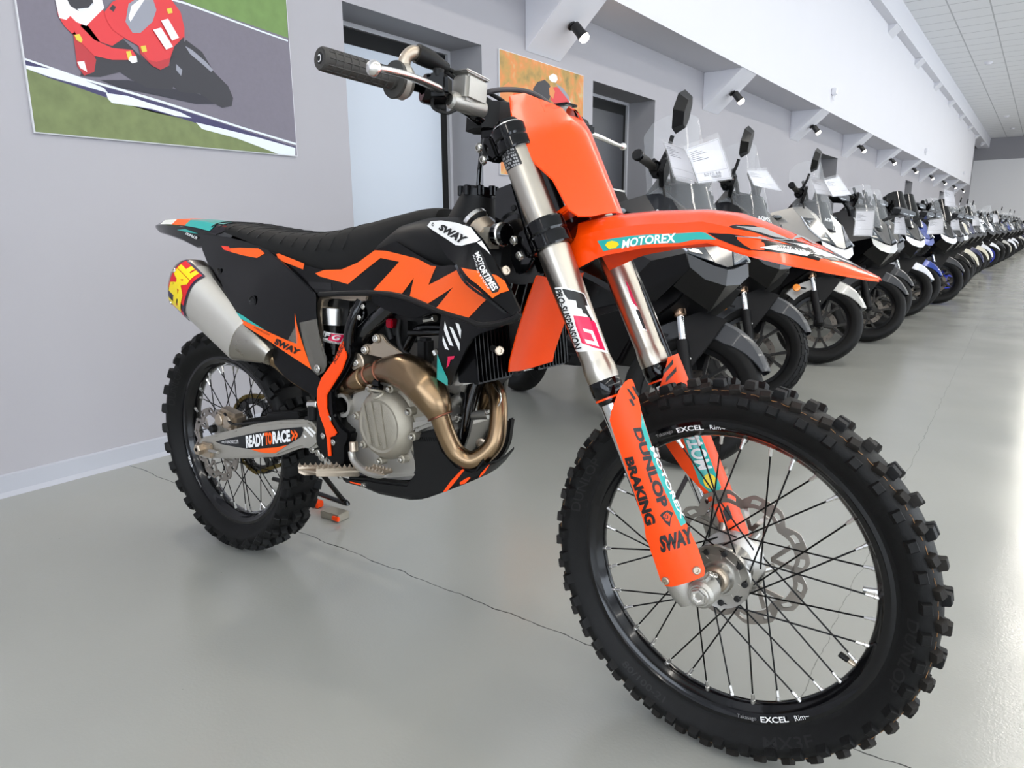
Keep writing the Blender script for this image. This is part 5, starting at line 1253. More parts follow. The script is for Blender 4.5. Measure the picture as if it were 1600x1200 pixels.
a.lathe([(.020,-.006),(.028,-.006),(.028,.006),(.020,.006),(.020,-.006)],B(537,633,-.12),(0,1,0),'alu_cast',28);a.box(B(528,622,-.10),(.05,.02,.03),'alu_cast',bev=.006)
a.build('shock_linkage',bike)
# side stand the bike leans on (a separate prop)
s0=WF.at(541,797,.035,2);s1=WF.at(488,783,.035,2);
G0=V(-1.81,1.50,.02)
std=empty('motorcycle_stand',Matrix.Identity(4),'black tube prop stand on grey feet behind the rear wheel of the dirt bike','stand')
pA=WF.at(541,796,1.475);pB=WF.at(489,724,1.36);pC=WF.at(468,772,1.475)
a=MB();a.tube([V(pC[0]-.16,1.48,.035),V(pC[0],1.48,.038),V(pA[0]-.012,1.475,.036),V(pA[0],1.472,.044),V(pA[0]-.012,1.465,.058),V(pB[0],1.36,pB[2]),V(pB[0]-.10,1.28,.36)],.0085,'black_gloss',14,5);a.build('frame_tube',std)
a=MB();fb=WF.at(523,803,.014,2);a.box((fb[0],fb[1],.0135),(.085,.05,.025),'mag',bev=.002,R=rot((0,0,1),.1));a.box((fb[0]-.02,fb[1]-.024,.0135),(.010,.004,.016),'dark');a.build('foot',std,label='grey block foot')
a=MB();a.box((fb[0]+.034,fb[1]-.024,.014),(.030,.012,.014),'orange_flat',bev=.002);a.build('clip',std,label='orange plastic clip')
a=MB();g=WF.at(495,786,.014,2);a.box((g[0],g[1],.013),(.04,.03,.022),'orange_flat',bev=.003);a.build('clip',std,label='orange plastic clip')
# ================================================================= row of scooters along the wall
mat('sc_black','#060608',.24,coat=.15,spec=.25);mat('sc_matt','#0c0c0e',.5,spec=.25,bump=.1,bscale=900);mat('sc_grey','#26282c',.32,metal=.1,coat=.35,spec=.4);mat('sc_darkgrey','#16171a',.32,coat=.3,spec=.35)
mat('sc_silver','#b9b8b4',.26,metal=.35,coat=.6);mat('sc_white','#e6e8ee',.25,coat=.6);mat('sc_blue','#20409a',.25,metal=.2,coat=.6);mat('sc_navy','#1c2350',.25,coat=.6);mat('sc_cream','#dcd6c2',.25,coat=.6)
mat('sc_disc','#55514d',.35,metal=1);mat('sc_tyre','#101010',.6,spec=.22,noise=.2,nscale=50);mat('sc_rim','#060607',.3,spec=.25);mat('rim_blue','#2536b0',.3);mat('rim_cream','#e5e0cf',.35);mat('fender_grey','#303236',.38,metal=.3,coat=.2)
mat('screen','#dfe4e8',.03,alpha=.09,coat=.5);mat('screen_smoke','#08090a',.05,alpha=.9,coat=.5);mat('lens','#d8e2ea',.06,alpha=.45,coat=1,spec=.8);mat('lens_dark','#3a4046',.08,coat=1);mat('lamp_inner','#e8edf2',.15,metal=.9)
mat('amber','#f08a08',.2,coat=.6);mat('mirror_glass','#aab4c0',.05,metal=1);mat('fork_gold','#c9a88e',.22,metal=1);mat('sc_chrome','#dfe3e6',.12,metal=1);mat('seat_sc','#141414',.6)
mat('paper','#eeeef4',.5);mat('sleeve','#ffffff',.05,alpha=.10,coat=.6);mat('paper_ink','#474b58',.6);mat('paper_edge','#c9ccd8',.5)
_pc={};SIDES=(-1,1)
def part(key,name,parent,fn,M=None,**k):
    if key not in _pc and (key in('hl','pl',('hl',1),('hl',-1),('pl',1),('pl',-1)) or (isinstance(key,tuple) and key[0] in('hood','lip','ck'))):
        f0=fn;fn=lambda a:(f0(a),lift(a))
    if key in _pc:
        o=bpy.data.objects.new(name,_pc[key]);COL.objects.link(o);o.parent=parent;tag(o,**k)
    else:
        a=MB();fn(a);o=a.build(name,parent,**k);_pc[key]=o.data
    if M is not None:o.matrix_local=M
    return o
def mir(P): return [V(p[0],-p[1],p[2]) for p in P[::-1]]
def solid(a,P,th,m,both=True):       # flat-ish polygon panel given thickness inward
    for Q in ([P,mir(P)] if both else [P]):
        Q=[V(*p) for p in Q];n=np.cross(Q[1]-Q[0],Q[2]-Q[0]);n/=np.linalg.norm(n)+1e-9
        c=sum(Q)/len(Q);
        if np.dot(n,c-V(-.45,0,.75))>0:n=-n
        k=len(Q);v=Q+[q+n*th for q in Q];f=[tuple(range(k)),tuple(range(k,2*k))[::-1]]+[(i,(i+1)%k,(i+1)%k+k,i+k) for i in range(k)]
        a.add(v,f,m)
R1s=.285
def sc_tyre(tread,w=.12):
    def fn(a):
        h=[(.034,.198),(.045,.205),(w*.46,.225),(w*.5,.245),(w*.44,.266),(w*.28,.279),(0,.2845)]
        pr=prof_arc([(-q[0],q[1]) for q in h]+[(q[0],q[1]) for q in h[::-1][1:]],3);n=72;v=[];f=[];L=len(pr)
        for i in range(n):
            for y,r in pr: v.append(rodY(r,2*PI*i/n,y))
        for i in range(n):
            j=(i+1)%n
            for q in range(L-1): f.append((i*L+q,j*L+q,j*L+q+1,i*L+q+1))
        a.add(v,f,'sc_tyre')
        if tread=='block':
            for i in range(26):
                t=2*PI*i/26
                for s in (-1,1):
                    for (yy,rr,na,ww) in ((.012,.2835,.1,.020),(.037,.2760,.5,.022),(.052,.262,.95,.020)):
                        a0=t+(.12 if yy==.037 else 0)+(.06 if s>0 else 0);e=V(math.cos(a0),0,math.sin(a0));et=V(-math.sin(a0),0,math.cos(a0));ey=V(0,1,0)
                        nn=e*math.cos(na)+ey*math.sin(na)*s;ss=ey*math.cos(na)-e*math.sin(na)*s;c=e*rr+ey*yy*s
                        b0=[c+et*x*.026+ss*y*ww*.5 for x,y in ((-1,-1),(1,-1),(1,1),(-1,1))];b1=[c+nn*.005+et*x*.024+ss*y*ww*.45 for x,y in ((-1,-1),(1,-1),(1,1),(-1,1))]
                        a.add(b0+b1,[(4,5,6,7)]+[(k,(k+1)%4,(k+1)%4+4,k+4) for k in range(4)],'sc_tyre')
        else:
            for i in range(36):
                t=2*PI*i/36
                for s in (-1,1):
                    P=[rodY(float(np.interp(q,[0,.28*w,.44*w],[.2848,.2793,.2663]))+.0003,t+q*3.2+(.09 if s>0 else 0),s*q) for q in (.008,.022,.036,.050)]
                    a.tube(P,.0016,'dark',4,0)
    return fn
def sc_rim(kind,col):
    def fn(a):
        m=col;pr=[(-.036,.200),(-.038,.206),(-.034,.206),(-.030,.190),(-.02,.184),(.02,.184),(.030,.190),(.034,.206),(.038,.206),(.036,.200),(.028,.180),(-.028,.180),(-.036,.200)]
        n=60;v=[];f=[];L=len(pr)
        for i in range(n):
            for y,r in pr: v.append(rodY(r,2*PI*i/n,y))
        for i in range(n):
            j=(i+1)%n
            for q in range(L-1): f.append((i*L+q,j*L+q,j*L+q+1,i*L+q+1))
        a.add(v,f,m);a.cyl((0,-.04,0),(0,.04,0),.036,m,20)
        if kind=='wire':
            for i in range(24):
                t=2*PI*i/24;a.cyl(rodY(.03,t+.6*(1 if i%2 else -1),.03*(1 if i%4<2 else -1)),rodY(.183,t,0),.0022,'chrome',6,cap=False)
        else:
            for i in range(5):
                t=2*PI*i/5
                a.prism([rodY(.030,t-.35,-.014),rodY(.030,t+.35,-.014),rodY(.105,t+.10,-.012),rodY(.105,t-.10,-.012)],(0,.026,0),m,bev=.002)
                for s in (-1,1): a.prism([rodY(.092,t+s*.00,-.010),rodY(.100,t+s*.16,-.010),rodY(.186,t+s*.30,-.010),rodY(.186,t+s*.20,-.010)],(0,.020,0),m,bev=.002)
    return fn
def f_disc(a):
    n=60;R_,r_=.120,.085
    v=[rodY(r,2*PI*i/n,.052+s*.002) for s in (-1,1) for r in (R_,r_) for i in range(n)];f=[]
    for i in range(n):
        j=(i+1)%n;f+=[(i,j,n+j,n+i),(2*n+i,3*n+i,3*n+j,2*n+j),(i,2*n+i,2*n+j,j),(n+i,n+j,3*n+j,3*n+i)]
    a.add(v,f,'sc_disc')
    for i in range(24):
        t=2*PI*i/24;p=rodY(.096+.012*(i%2),t,.052);a.cyl(p-V(0,.0026,0),p+V(0,.0026,0),.0048,'dark',8,bev=0)
    for i in range(5):
        t=2*PI*i/5;a.prism([rodY(.03,t-.2,.050),rodY(.03,t+.2,.050),rodY(.088,t+.08,.050),rodY(.088,t-.08,.050)],(0,.004,0),'sc_rim')
    a.cyl(rodY(.105,2.6,.035),rodY(.105,2.6,.075),.028,'sc_disc',14)
def f_fork(a,gold=True):
    for s in (-1,1):
        y=.088*s
        a.cyl((.012,y,-.02),(-.085,y,.20),.0245,'sc_matt',16);a.cyl((-.060,y,.145),(-.128,y,.305),.0165,'sc_chrome',18)
        a.cyl((-.122,y,.292),(-.135,y,.322),.0265,'fork_gold' if gold else 'sc_matt',20);a.cyl((-.133,y,.318),(-.215,y,.51),.0235,'fork_gold' if gold else 'sc_matt',20)
        a.cyl((0,y-.014,0),(0,y+.014,0),.024,'sc_matt',14)
    a.cyl((-.17,0,.42),(-.31,0,.76),.030,'sc_matt',16);a.box((-.20,0,.50),(.05,.22,.04),'sc_matt',bev=.01)
def f_fender(col,classic=False):
    def fn(a):
        R_=.312;secs=[]
        A0,A1=(math.radians(15),math.radians(165)) if classic else (math.radians(34),math.radians(150))
        for i in range(22):
            t=A0+(A1-A0)*i/21;w=.068-(.022*(max(0,(1-i/6)))) ;rr=R_+ .012*math.sin((t-A0)/(A1-A0)*PI)
            dp=-.02-.06*min(1,i/7);o=[(-w,dp),(-w*.96,-.012),(-w*.55,.004),(0,.010),(w*.55,.004),(w*.96,-.012),(w,dp)]
            row=[rodY(rr+d,t,y) for y,d in o];row+=[rodY(rr+d-.004,t,y*.95) for y,d in o[::-1]]
            secs.append(row)
        a.loft(secs,col)
        for s in (-1,1): # brackets to the fork
            a.prism([V(-.05,s*.070,.335),V(.06,s*.070,.325),V(.02,s*.076,.20),V(-.02,s*.080,.10),V(-.075,s*.080,.12),V(-.13,s*.076,.28)],(0,s*.008,0),'sc_matt',bev=.003)
            p=V(-.035,s*.088,.135);a.cyl(p,p+V(0,s*.004,0),.008,'bolt',8)
    return fn
def f_refl(round_):
    def fn(a):
        for s in SIDES:
            p=V(-.20,s*.125,.190) if round_ else V(-.145,s*.105,.33)
            if round_: a.lathe([(0,.008),(.024,.006),(.027,0),(.027,-.004),(0,-.004)],p,(0.25,s,0),'amber',24);a.box(p+V(.03,-s*.015,.01),(.06,.006,.012),'sc_matt')
            else: a.box(p,(.035,.010,.05),'amber',bev=.002)
    return fn
UP=.065
def lift(a):
    for p in a.v: p[2]+=UP*min(1,max(0,(p[2]-.50)/.2))
    return a
# ---- body (adventure / maxi style), x forward from the front axle, z from the ground
def f_hood(col):
    def fn(a):
        solid(a,[(-.20,0,1.03),(-.20,.11,1.02),(-.07,.125,.925),(.075,.045,.755),(.095,0,.745)],.012,col)
        solid(a,[(-.20,.11,1.02),(-.24,.19,1.0),(-.15,.185,.93),(-.07,.125,.925)],.012,col)
    return fn
def f_lip(col):
    def fn(a):
        solid(a,[(.100,0,.735),(.080,.05,.742),(.035,.155,.775),(.060,.150,.725),(.085,.09,.69),(.105,0,.68)],.015,col)
        solid(a,[(.105,0,.68),(.085,.09,.69),(.060,.150,.725),(-.02,.15,.66),(.04,.0,.60)],.015,'sc_black')
    return fn
def f_cheek(col,low):
    def fn(a):
        solid(a,[(-.24,.19,1.0),(-.36,.26,.955),(-.42,.275,.84),(-.10,.215,.735),(.035,.160,.775),(-.15,.19,.93)],.012,col)
        solid(a,[(-.10,.215,.735),(-.42,.275,.84),(-.56,.27,.74),(-.52,.25,.55),(-.32,.21,.60)],.012,low)
        solid(a,[(.035,.160,.775),(-.10,.215,.735),(-.32,.21,.60),(-.10,.16,.61),(.06,.15,.72)],.012,'sc_black')
        solid(a,[(-.52,.25,.55),(-.56,.27,.74),(-.62,.26,.74),(-.62,.24,.42),(-.50,.20,.36)],.012,low)
        solid(a,[(-.32,.21,.60),(-.52,.25,.55),(-.50,.20,.36),(-.38,.12,.34),(-.30,.10,.50)],.012,'sc_matt')
    return fn
def f_core(a):
    a.prism([V(-.22,-.14,.98),V(.02,-.10,.74),V(-.02,-.12,.66),V(-.28,-.10,.50),V(-.36,-.10,.34),V(-.60,-.16,.34),V(-.62,-.19,.72),V(-.50,-.18,.96)],(0,.28,0),'sc_matt',bev=.01)
    # tunnel, floorboards
    a.prism([V(-.55,-.10,.36),V(-.55,-.10,.80),V(-.72,-.10,.66),V(-.90,-.10,.70),V(-1.05,-.10,.72),V(-1.1,-.10,.34)],(0,.20,0),'sc_matt',bev=.015)
    for s in (-1,1): a.box((-.80,s*.19,.335),(.55,.16,.05),'sc_matt',bev=.01)
    # swing unit and rear hugger
    a.prism([V(-1.0,.06,.42),V(-1.55,.09,.36),V(-1.60,.09,.24),V(-1.35,.08,.20),V(-1.0,.06,.24)],(0,.08,0),'sc_matt',bev=.02)
    a.prism([V(-1.30,-.05,.60),V(-1.50,-.05,.64),V(-1.80,-.05,.52),V(-1.90,-.05,.36),V(-1.88,-.05,.36),V(-1.77,-.05,.50),V(-1.50,-.05,.60),V(-1.30,-.05,.57)],(0,.10,0),'sc_matt')
def f_tail(col):
    def fn(a):
        secs=[]
        for x,w,z0,z1 in ((-.88,.12,.46,.72),(-1.0,.17,.44,.76),(-1.2,.19,.48,.80),(-1.45,.18,.60,.84),(-1.7,.15,.70,.87),(-1.88,.10,.78,.89),(-1.96,.05,.82,.88)):
            secs.append([V(x,w*.7,z0),V(x,w,z0+(z1-z0)*.4),V(x,w*.95,z1-.02),V(x,w*.7,z1),V(x,-w*.7,z1),V(x,-w*.95,z1-.02),V(x,-w,z0+(z1-z0)*.4),V(x,-w*.7,z0)])
        a.loft(secs,col)
    return fn
def f_seat(a):
    secs=[]
    for x,w,z0,z1 in ((-.86,.06,.70,.73),(-.92,.10,.70,.79),(-1.1,.14,.72,.81),(-1.28,.16,.74,.83),(-1.36,.16,.76,.90),(-1.6,.14,.80,.92),(-1.82,.10,.84,.92),(-1.88,.06,.86,.89)):
        secs.append([V(x,w,z0),V(x,w,z1-.03),V(x,w*.7,z1),V(x,-w*.7,z1),V(x,-w,z1-.03),V(x,-w,z0)])
    a.loft(secs,'seat_sc')
def f_taillight(a): a.box((-1.96,0,.84),(.03,.12,.035),'red',bev=.01)
def f_headlight(a):
    P=[V(-.07,.127,.928),V(-.15,.187,.93),V(.030,.157,.778),V(.072,.050,.758)]
    n=np.cross(P[1]-P[0],P[3]-P[0]);n/=np.linalg.norm(n)
    if n[0]<0:n=-n
    solid(a,[p+n*.004 for p in P],.004,'lens_dark',both=False) if SIDES==(1,) else solid(a,mir([p+n*.004 for p in P]),.004,'lens_dark',both=False)
    def q(u,v,o=.0055): return (P[0]*(1-u)+P[1]*u)*(1-v)+(P[3]*(1-u)+P[2]*u)*v+n*o
    rnd=random.Random(3)
    for (u0,u1,v0,v1) in ((.12,.45,.30,.52),(.48,.85,.26,.50),(.15,.50,.55,.76),(.52,.88,.54,.78),(.25,.80,.80,.93),(.30,.78,.10,.22)):
        L=[q(u0+.06,v0),q(u1,v0+.03),q(u1-.05,v1),q(u0,v1-.04)];m_='lamp_inner' if rnd.random()<.6 else 'alu'
        for Q in ((L,) if SIDES==(1,) else (mir(L),)): a.add(Q,[(0,1,2,3)],m_)
def f_plight(a):    # thin daylight strip
    for s in SIDES: a.tube([V(-.145,s*.19,.935),V(-.06,s*.182,.85),V(.040,s*.158,.782)],.006,'lamp_inner',6,3)
def scr(h,w0,w1,m,bx=-.12,bz=.93,rake=.60):
    def fn(a):
        def S(u,v,t=0):
            w=w0+(w1-w0)*v; z=bz+h*v;x=bx-h*v*rake-.0;c=.9*u*u
            return V(x-c*w*1.1-t,u*w,z-.02*u*u)
        n=12;out=[(-1,.12)]+[(-1+.0*i,.12+.70*i/6) for i in range(1,7)]+[(-.86,.93),(-.6,.985),(-.3,1.0),(.3,1.0),(.6,.985),(.86,.93)]+[(1,.82-.70*i/6) for i in range(7)]+[(.55,-.02),(0,-.06),(-.55,-.02)]
        a.sheet(out,S,m,step=.14,t0=0,t1=.003)
    return fn
def f_dash(a):
    a.prism([V(-.16,-.11,1.0),V(-.20,-.12,1.12),V(-.30,-.10,1.16),V(-.40,-.10,1.05),V(-.42,-.14,.96),V(-.25,-.15,.96)],(0,.25,0),'sc_matt',bev=.012)
    for s in (-1,1): a.tube([V(-.20,s*.07,1.0),V(-.24,s*.065,1.15),V(-.31,s*.06,1.27)],.011,'sc_matt',8,3)
    a.box((-.135,0,1.03),(.02,.11,.022),'dark',bev=.003)
def f_bars(a):
    a.tube([V(-.40,-.36,1.10),V(-.37,-.22,1.12),V(-.33,-.10,1.08),V(-.33,0,1.06),V(-.33,.10,1.08),V(-.37,.22,1.12),V(-.40,.36,1.10)],.012,'sc_matt',10,4)
    for s in (-1,1):
        a.cyl((-.402,s*.37,1.10),(-.378,s*.25,1.117),.018,'grip',16);a.cyl((-.405,s*.385,1.098),(-.402,s*.365,1.10),.023,'sc_black',16)
        a.box((-.368,s*.215,1.118),(.05,.07,.055),'sc_matt',bev=.012);a.tube([V(-.345,s*.21,1.115),V(-.325,s*.26,1.11),V(-.34,s*.36,1.095)],.0075,'sc_black',8,4)
        a.prism([V(-.33,s*.16,1.15),V(-.31,s*.26,1.16),V(-.30,s*.33,1.12),V(-.30,s*.33,1.07),V(-.315,s*.22,1.05),V(-.34,s*.14,1.06)],(-.02,0,0),'sc_matt',bev=.005)
    a.cyl((-.31,0,.90),(-.33,0,1.07),.03,'sc_matt',14)
    for s in (-1,1): a.tube([V(-.35,s*.18,1.10),V(-.30,s*.15,1.02),V(-.27,s*.08,.95)],.006,'dark',6,5);a.tube([V(-.34,s*.2,1.09),V(-.29,s*.2,.99),V(-.26,s*.10,.90)],.005,'dark',6,5)
def mirror_part(kind):
    def fn(a):
        for s in SIDES:
            if kind=='diamond':
                a.tube([V(-.355,s*.23,1.14),V(-.335,s*.255,1.20),V(-.33,s*.27,1.245)],.009,'sc_matt',8,4)
                c=V(-.325,s*.30,1.335)
                o=[(-.045,-.075),(.020,-.085),(.075,-.035),(.070,.035),(.010,.085),(-.030,.060),(-.060,-.020)]
                v1=[c+V(.0,s*q[0],q[1]) for q in o];v2=[c+V(.038,s*q[0]*.62,q[1]*.70) for q in o];k=len(o)
                a.add(v1+v2,[tuple(range(k))[::-1],tuple(range(k,2*k))]+[(i,(i+1)%k,(i+1)%k+k,i+k) for i in range(k)],'sc_black')
                a.prism([c+V(-.001,s*q[0]*.88,q[1]*.88) for q in o],(-.002,0,0),'mirror_glass')
            elif kind=='wing':
                a.tube([V(-.20,s*.16,1.0),V(-.16,s*.25,1.06),V(-.15,s*.33,1.10)],.014,'sc_matt',8,4)
                c=V(-.15,s*.39,1.13);o=[(-.095,-.03),(.03,-.045),(.10,-.01),(.09,.035),(0,.05),(-.08,.03)]
                v1=[c+V(-.03,s*q[0],q[1]) for q in o];v2=[c+V(.04,s*q[0]*.7-s*.01,q[1]*.6) for q in o];k=len(o)
                a.add(v1+v2,[tuple(range(k))[::-1],tuple(range(k,2*k))]+[(i,(i+1)%k,(i+1)%k+k,i+k) for i in range(k)],'sc_black')
                a.box(c+V(.036,0,-.012),(.012,.07,.016),'lens',bev=.004)
                a.prism([c+V(-.031,s*q[0]*.88,q[1]*.88) for q in o],(-.002,0,0),'mirror_glass')
            else:
                a.tube([V(-.35,s*.20,1.12),V(-.34,s*.27,1.22),V(-.345,s*.30,1.28)],.006,'chrome',8,4)
                a.lathe([(0,.02),(.045,.016),(.055,0),(.05,-.004),(0,-.004)],V(-.345,s*.31,1.32),(1,0,.05),'sc_black' if kind=='round' else 'chrome',20)
    return fn
def f_ind(a):
    for s in SIDES:
        a.sphere((-.30,s*.265,.985),.03,'sc_black',12,(1.7,.7,.6));a.sphere((-.285,s*.272,.988),.026,'lens',12,(1.6,.7,.5))
def f_case(a):
    secs=[]
    for x,w,z0,z1 in ((-1.62,.14,.99,1.16),(-1.66,.19,.97,1.24),(-1.85,.20,.97,1.26),(-2.0,.17,.99,1.23),(-2.04,.12,1.0,1.18)): secs.append([V(x,w*.9,z0),V(x,w,z0+.07),V(x,w*.96,z1-.05),V(x,w*.75,z1),V(x,-w*.75,z1),V(x,-w*.96,z1-.05),V(x,-w,z0+.07),V(x,-w*.9,z0)])
    a.loft(secs,'sc_matt')
    secs=[[p+V(0,0,.002) for p in (V(x,w*.75,z1),V(x,-w*.75,z1),V(x,-w*.75,z1+.012),V(x,w*.75,z1+.012))] for x,w,z0,z1 in ((-1.66,.19,.97,1.24),(-1.85,.20,.97,1.26),(-2.0,.17,.99,1.23))];a.loft(secs,'alu_cast')
def scooter(x,y,yaw=-28,steer=40,style='adv',col='sc_grey',fen='fender_grey',lip='sc_grey',rimc='sc_rim',tread='road',screen='tall',gold=True,case=False,label='',name='scooter'):
    root=empty(name,Matrix.Translation((x,y,0))@Matrix.Rotation(math.radians(yaw),4,'Z')@Matrix.Rotation(math.radians(-8.5),4,'X'),label,'scooter','scooters parked in a row along the wall')
    # steering: rotate about the head axis
    ax=Vector((-.40,0,.92)).normalized();p0=Vector((.0,0,R1s+.0))
    c=Vector((-.035,0,.285))
    St=Matrix.Translation(c)@Matrix.Rotation(math.radians(steer),4,ax)@Matrix.Translation(-c)
    Wl=St@Matrix.Translation((0,0,R1s))
    wire=rimc!='sc_rim' and style=='classic'
    part(('ty',tread),'tyre',root,sc_tyre(tread),Wl,label='front tyre');part(('ri',rimc,wire),'rim',root,sc_rim('wire' if wire else 'alloy',rimc),Wl)
    part('disc','brake_disc',root,f_disc,Wl)
    part(('fk',gold),'fork',root,lambda a:f_fork(a,gold),Wl)
    part(('fe',fen,style=='classic'),'front_fender',root,f_fender(fen,style=='classic'),Wl)
    Rw=Matrix.Translation((-1.52,0,R1s))
    part(('ty','road'),'tyre',root,sc_tyre('road'),Rw,label='rear tyre');part(('ri',rimc,wire),'rim',root,sc_rim('wire' if wire else 'alloy',rimc),Rw)
    part('core','inner_body',root,f_core);part(('tail',col),'tail_fairing',root,f_tail(col));part('seat','seat',root,f_seat);part('tl','tail_light',root,f_taillight)
    part(('hood',col),'front_fairing',root,f_hood(col));part(('lip',lip),'nose_lip',root,f_lip(lip));part(('ck',col),'side_fairing',root,f_cheek(col,'sc_darkgrey' if col in('sc_grey','sc_black') else 'sc_black' if style=='adv' else col))
    global SIDES
    mk={'adv':'diamond','sport':'wing','classic':'round'}[style]
    for sd in (1,-1):
        SIDES=(sd,)
        part(('hl',sd),'headlight',root,f_headlight,label='faceted clear headlight');part(('pl',sd),'running_light',root,f_plight);part(('ind',sd),'turn_signal',root,f_ind)
        part(('rf',style,sd),'side_reflector',root,f_refl(style=='adv'),Wl,label='amber reflector')
        part(('mi',mk,sd),'mirror',root,mirror_part(mk),St if mk!='wing' else None)
    if screen=='tall': part('s1','windscreen',root,scr(.46,.175,.145,'screen',bx=-.03,bz=.96,rake=.50),label='tall clear windscreen')
    elif screen=='mid': part('s2','windscreen',root,scr(.34,.18,.14,'screen',bx=-.03,bz=.96,rake=.55),label='clear windscreen')
    elif screen=='smoke': part('s3','windscreen',root,scr(.36,.18,.12,'screen_smoke',bx=-.03,bz=.96,rake=.55),label='smoked windscreen')
    if screen in('tall','mid'): part(('s4',style),'screen_cowl',root,lambda a:(scr(.20,.16,.15,'screen_smoke',bx=-.020,bz=.93)(a),a.text('HONDA',[(-.30,.42),(.30,.42),(-.30,.30),(.30,.30)],lambda u,v:V(-.020-.20*v*.6-.9*u*u*.155*1.1+.006,u*-.155,.93+.20*v-.02*u*u),'white_ink',bold=.03) if style=='adv' else 0),label='dark lower screen')
    part('dash','instrument_cowl',root,f_dash)
    part('bars','handlebar',root,f_bars,St)
    if case: part('case','top_case',root,f_case,label='dark top case')
    return root
ROW=[(-1.10,2.62,dict(style='adv',col='sc_grey',fen='fender_grey',label='dark grey adventure scooter nearest the dirt bike, price sheets on its bars')),
 (-1.24,3.80,dict(style='adv',col='sc_darkgrey',fen='fender_grey',tread='block',case=True,label='dark scooter with blocky front tyre, second from the dirt bike')),
 (-1.226,5.20,dict(style='adv',col='sc_silver',fen='sc_silver',lip='sc_white',label='pale silver adventure scooter with silver front mudguard')),
 (-1.135,6.44,dict(style='sport',col='sc_grey',fen='fender_grey',screen='mid',gold=False,label='charcoal touring scooter between the pale silver one and the white-fendered one',lip='sc_silver')),
 (-1.218,7.40,dict(style='sport',col='sc_darkgrey',fen='fender_grey',screen='mid',gold=False,label='dark scooter whose wheel hides behind the white-fendered scooter')),
 (-1.166,8.40,dict(style='sport',col='sc_darkgrey',fen='sc_white',lip='sc_white',screen='smoke',gold=False,label='scooter with bright white front mudguard')),
 (-1.17,9.20,dict(style='sport',col='sc_blue',fen='sc_blue',lip='sc_blue',screen='smoke',gold=False,label='scooter with blue front mudguard')),
 (-1.025,10.1,dict(style='sport',col='sc_black',fen='fender_grey',lip='sc_white',screen='mid',gold=False,label='black scooter with grey mudguard and square amber reflector past the blue one')),
 (-1.05,11.4,dict(style='sport',col='sc_black',fen='sc_black',rimc='rim_blue',screen='smoke',gold=False,label='black scooter with blue wheel rims, nearer of the two')),
 (-1.08,12.5,dict(style='sport',col='sc_black',fen='sc_black',lip='sc_white',screen='tall',gold=False,label='all-black scooter just before the cream-rimmed ones')),
 (-1.13,13.8,dict(style='classic',col='sc_cream',fen='sc_cream',rimc='rim_cream',screen='mid',gold=False,label='cream classic scooter with pale rims, first of the pale-rimmed ones')),
 (-1.13,15.0,dict(style='classic',col='sc_navy',fen='sc_navy',rimc='rim_cream',screen='mid',gold=False,label='navy classic scooter with pale rims')),
 (-1.12,16.2,dict(style='classic',col='sc_grey',fen='sc_cream',rimc='rim_cream',screen='smoke',gold=False,label='grey classic scooter with cream mudguard beside the navy one')),
 (-1.12,17.5,dict(style='classic',col='sc_white',fen='sc_white',rimc='rim_cream',screen='tall',gold=False,label='white classic scooter with pale rims before the far blue-rimmed one')),
 (-1.04,19.0,dict(style='sport',col='sc_white',fen='sc_white',rimc='rim_blue',screen='mid',gold=False,label='white scooter with blue rims, farther of the two blue-rimmed')),
 (-1.0,20.6,dict(style='sport',col='sc_grey',fen='fender_grey',screen='tall',gold=False,label='grey scooter just past the far blue-rimmed one')),
 (-.95,22.3,dict(style='sport',col='sc_silver',fen='sc_silver',screen='smoke',gold=False,label='silver scooter in the far part of the row')),
 (-.9,24.2,dict(style='classic',col='sc_blue',fen='sc_white',rimc='rim_cream',screen='mid',gold=False,label='far blue scooter with white mudguard')),
 (-.88,26.2,dict(style='sport',col='sc_white',fen='sc_white',screen='mid',gold=False,label='far white scooter beyond the blue and white one')),
 (-.85,28.4,dict(style='classic',col='sc_black',fen='sc_black',rimc='rim_cream',screen='tall',gold=False,label='far black classic scooter near the end of the row')),
 (-.81,30.9,dict(style='classic',col='sc_silver',fen='sc_silver',rimc='rim_cream',screen='mid',gold=False,label='silver classic scooter, last but two in the row')),
 (-.78,33.2,dict(style='sport',col='sc_navy',fen='sc_navy',screen='mid',gold=False,label='navy scooter, last but one in the row')),
 (-.75,35.4,dict(style='sport',col='sc_white',fen='sc_white',screen='mid',gold=False,label='white scooter at the very end of the row'))]
for x,y,k in ROW: scooter(x,y,**k)
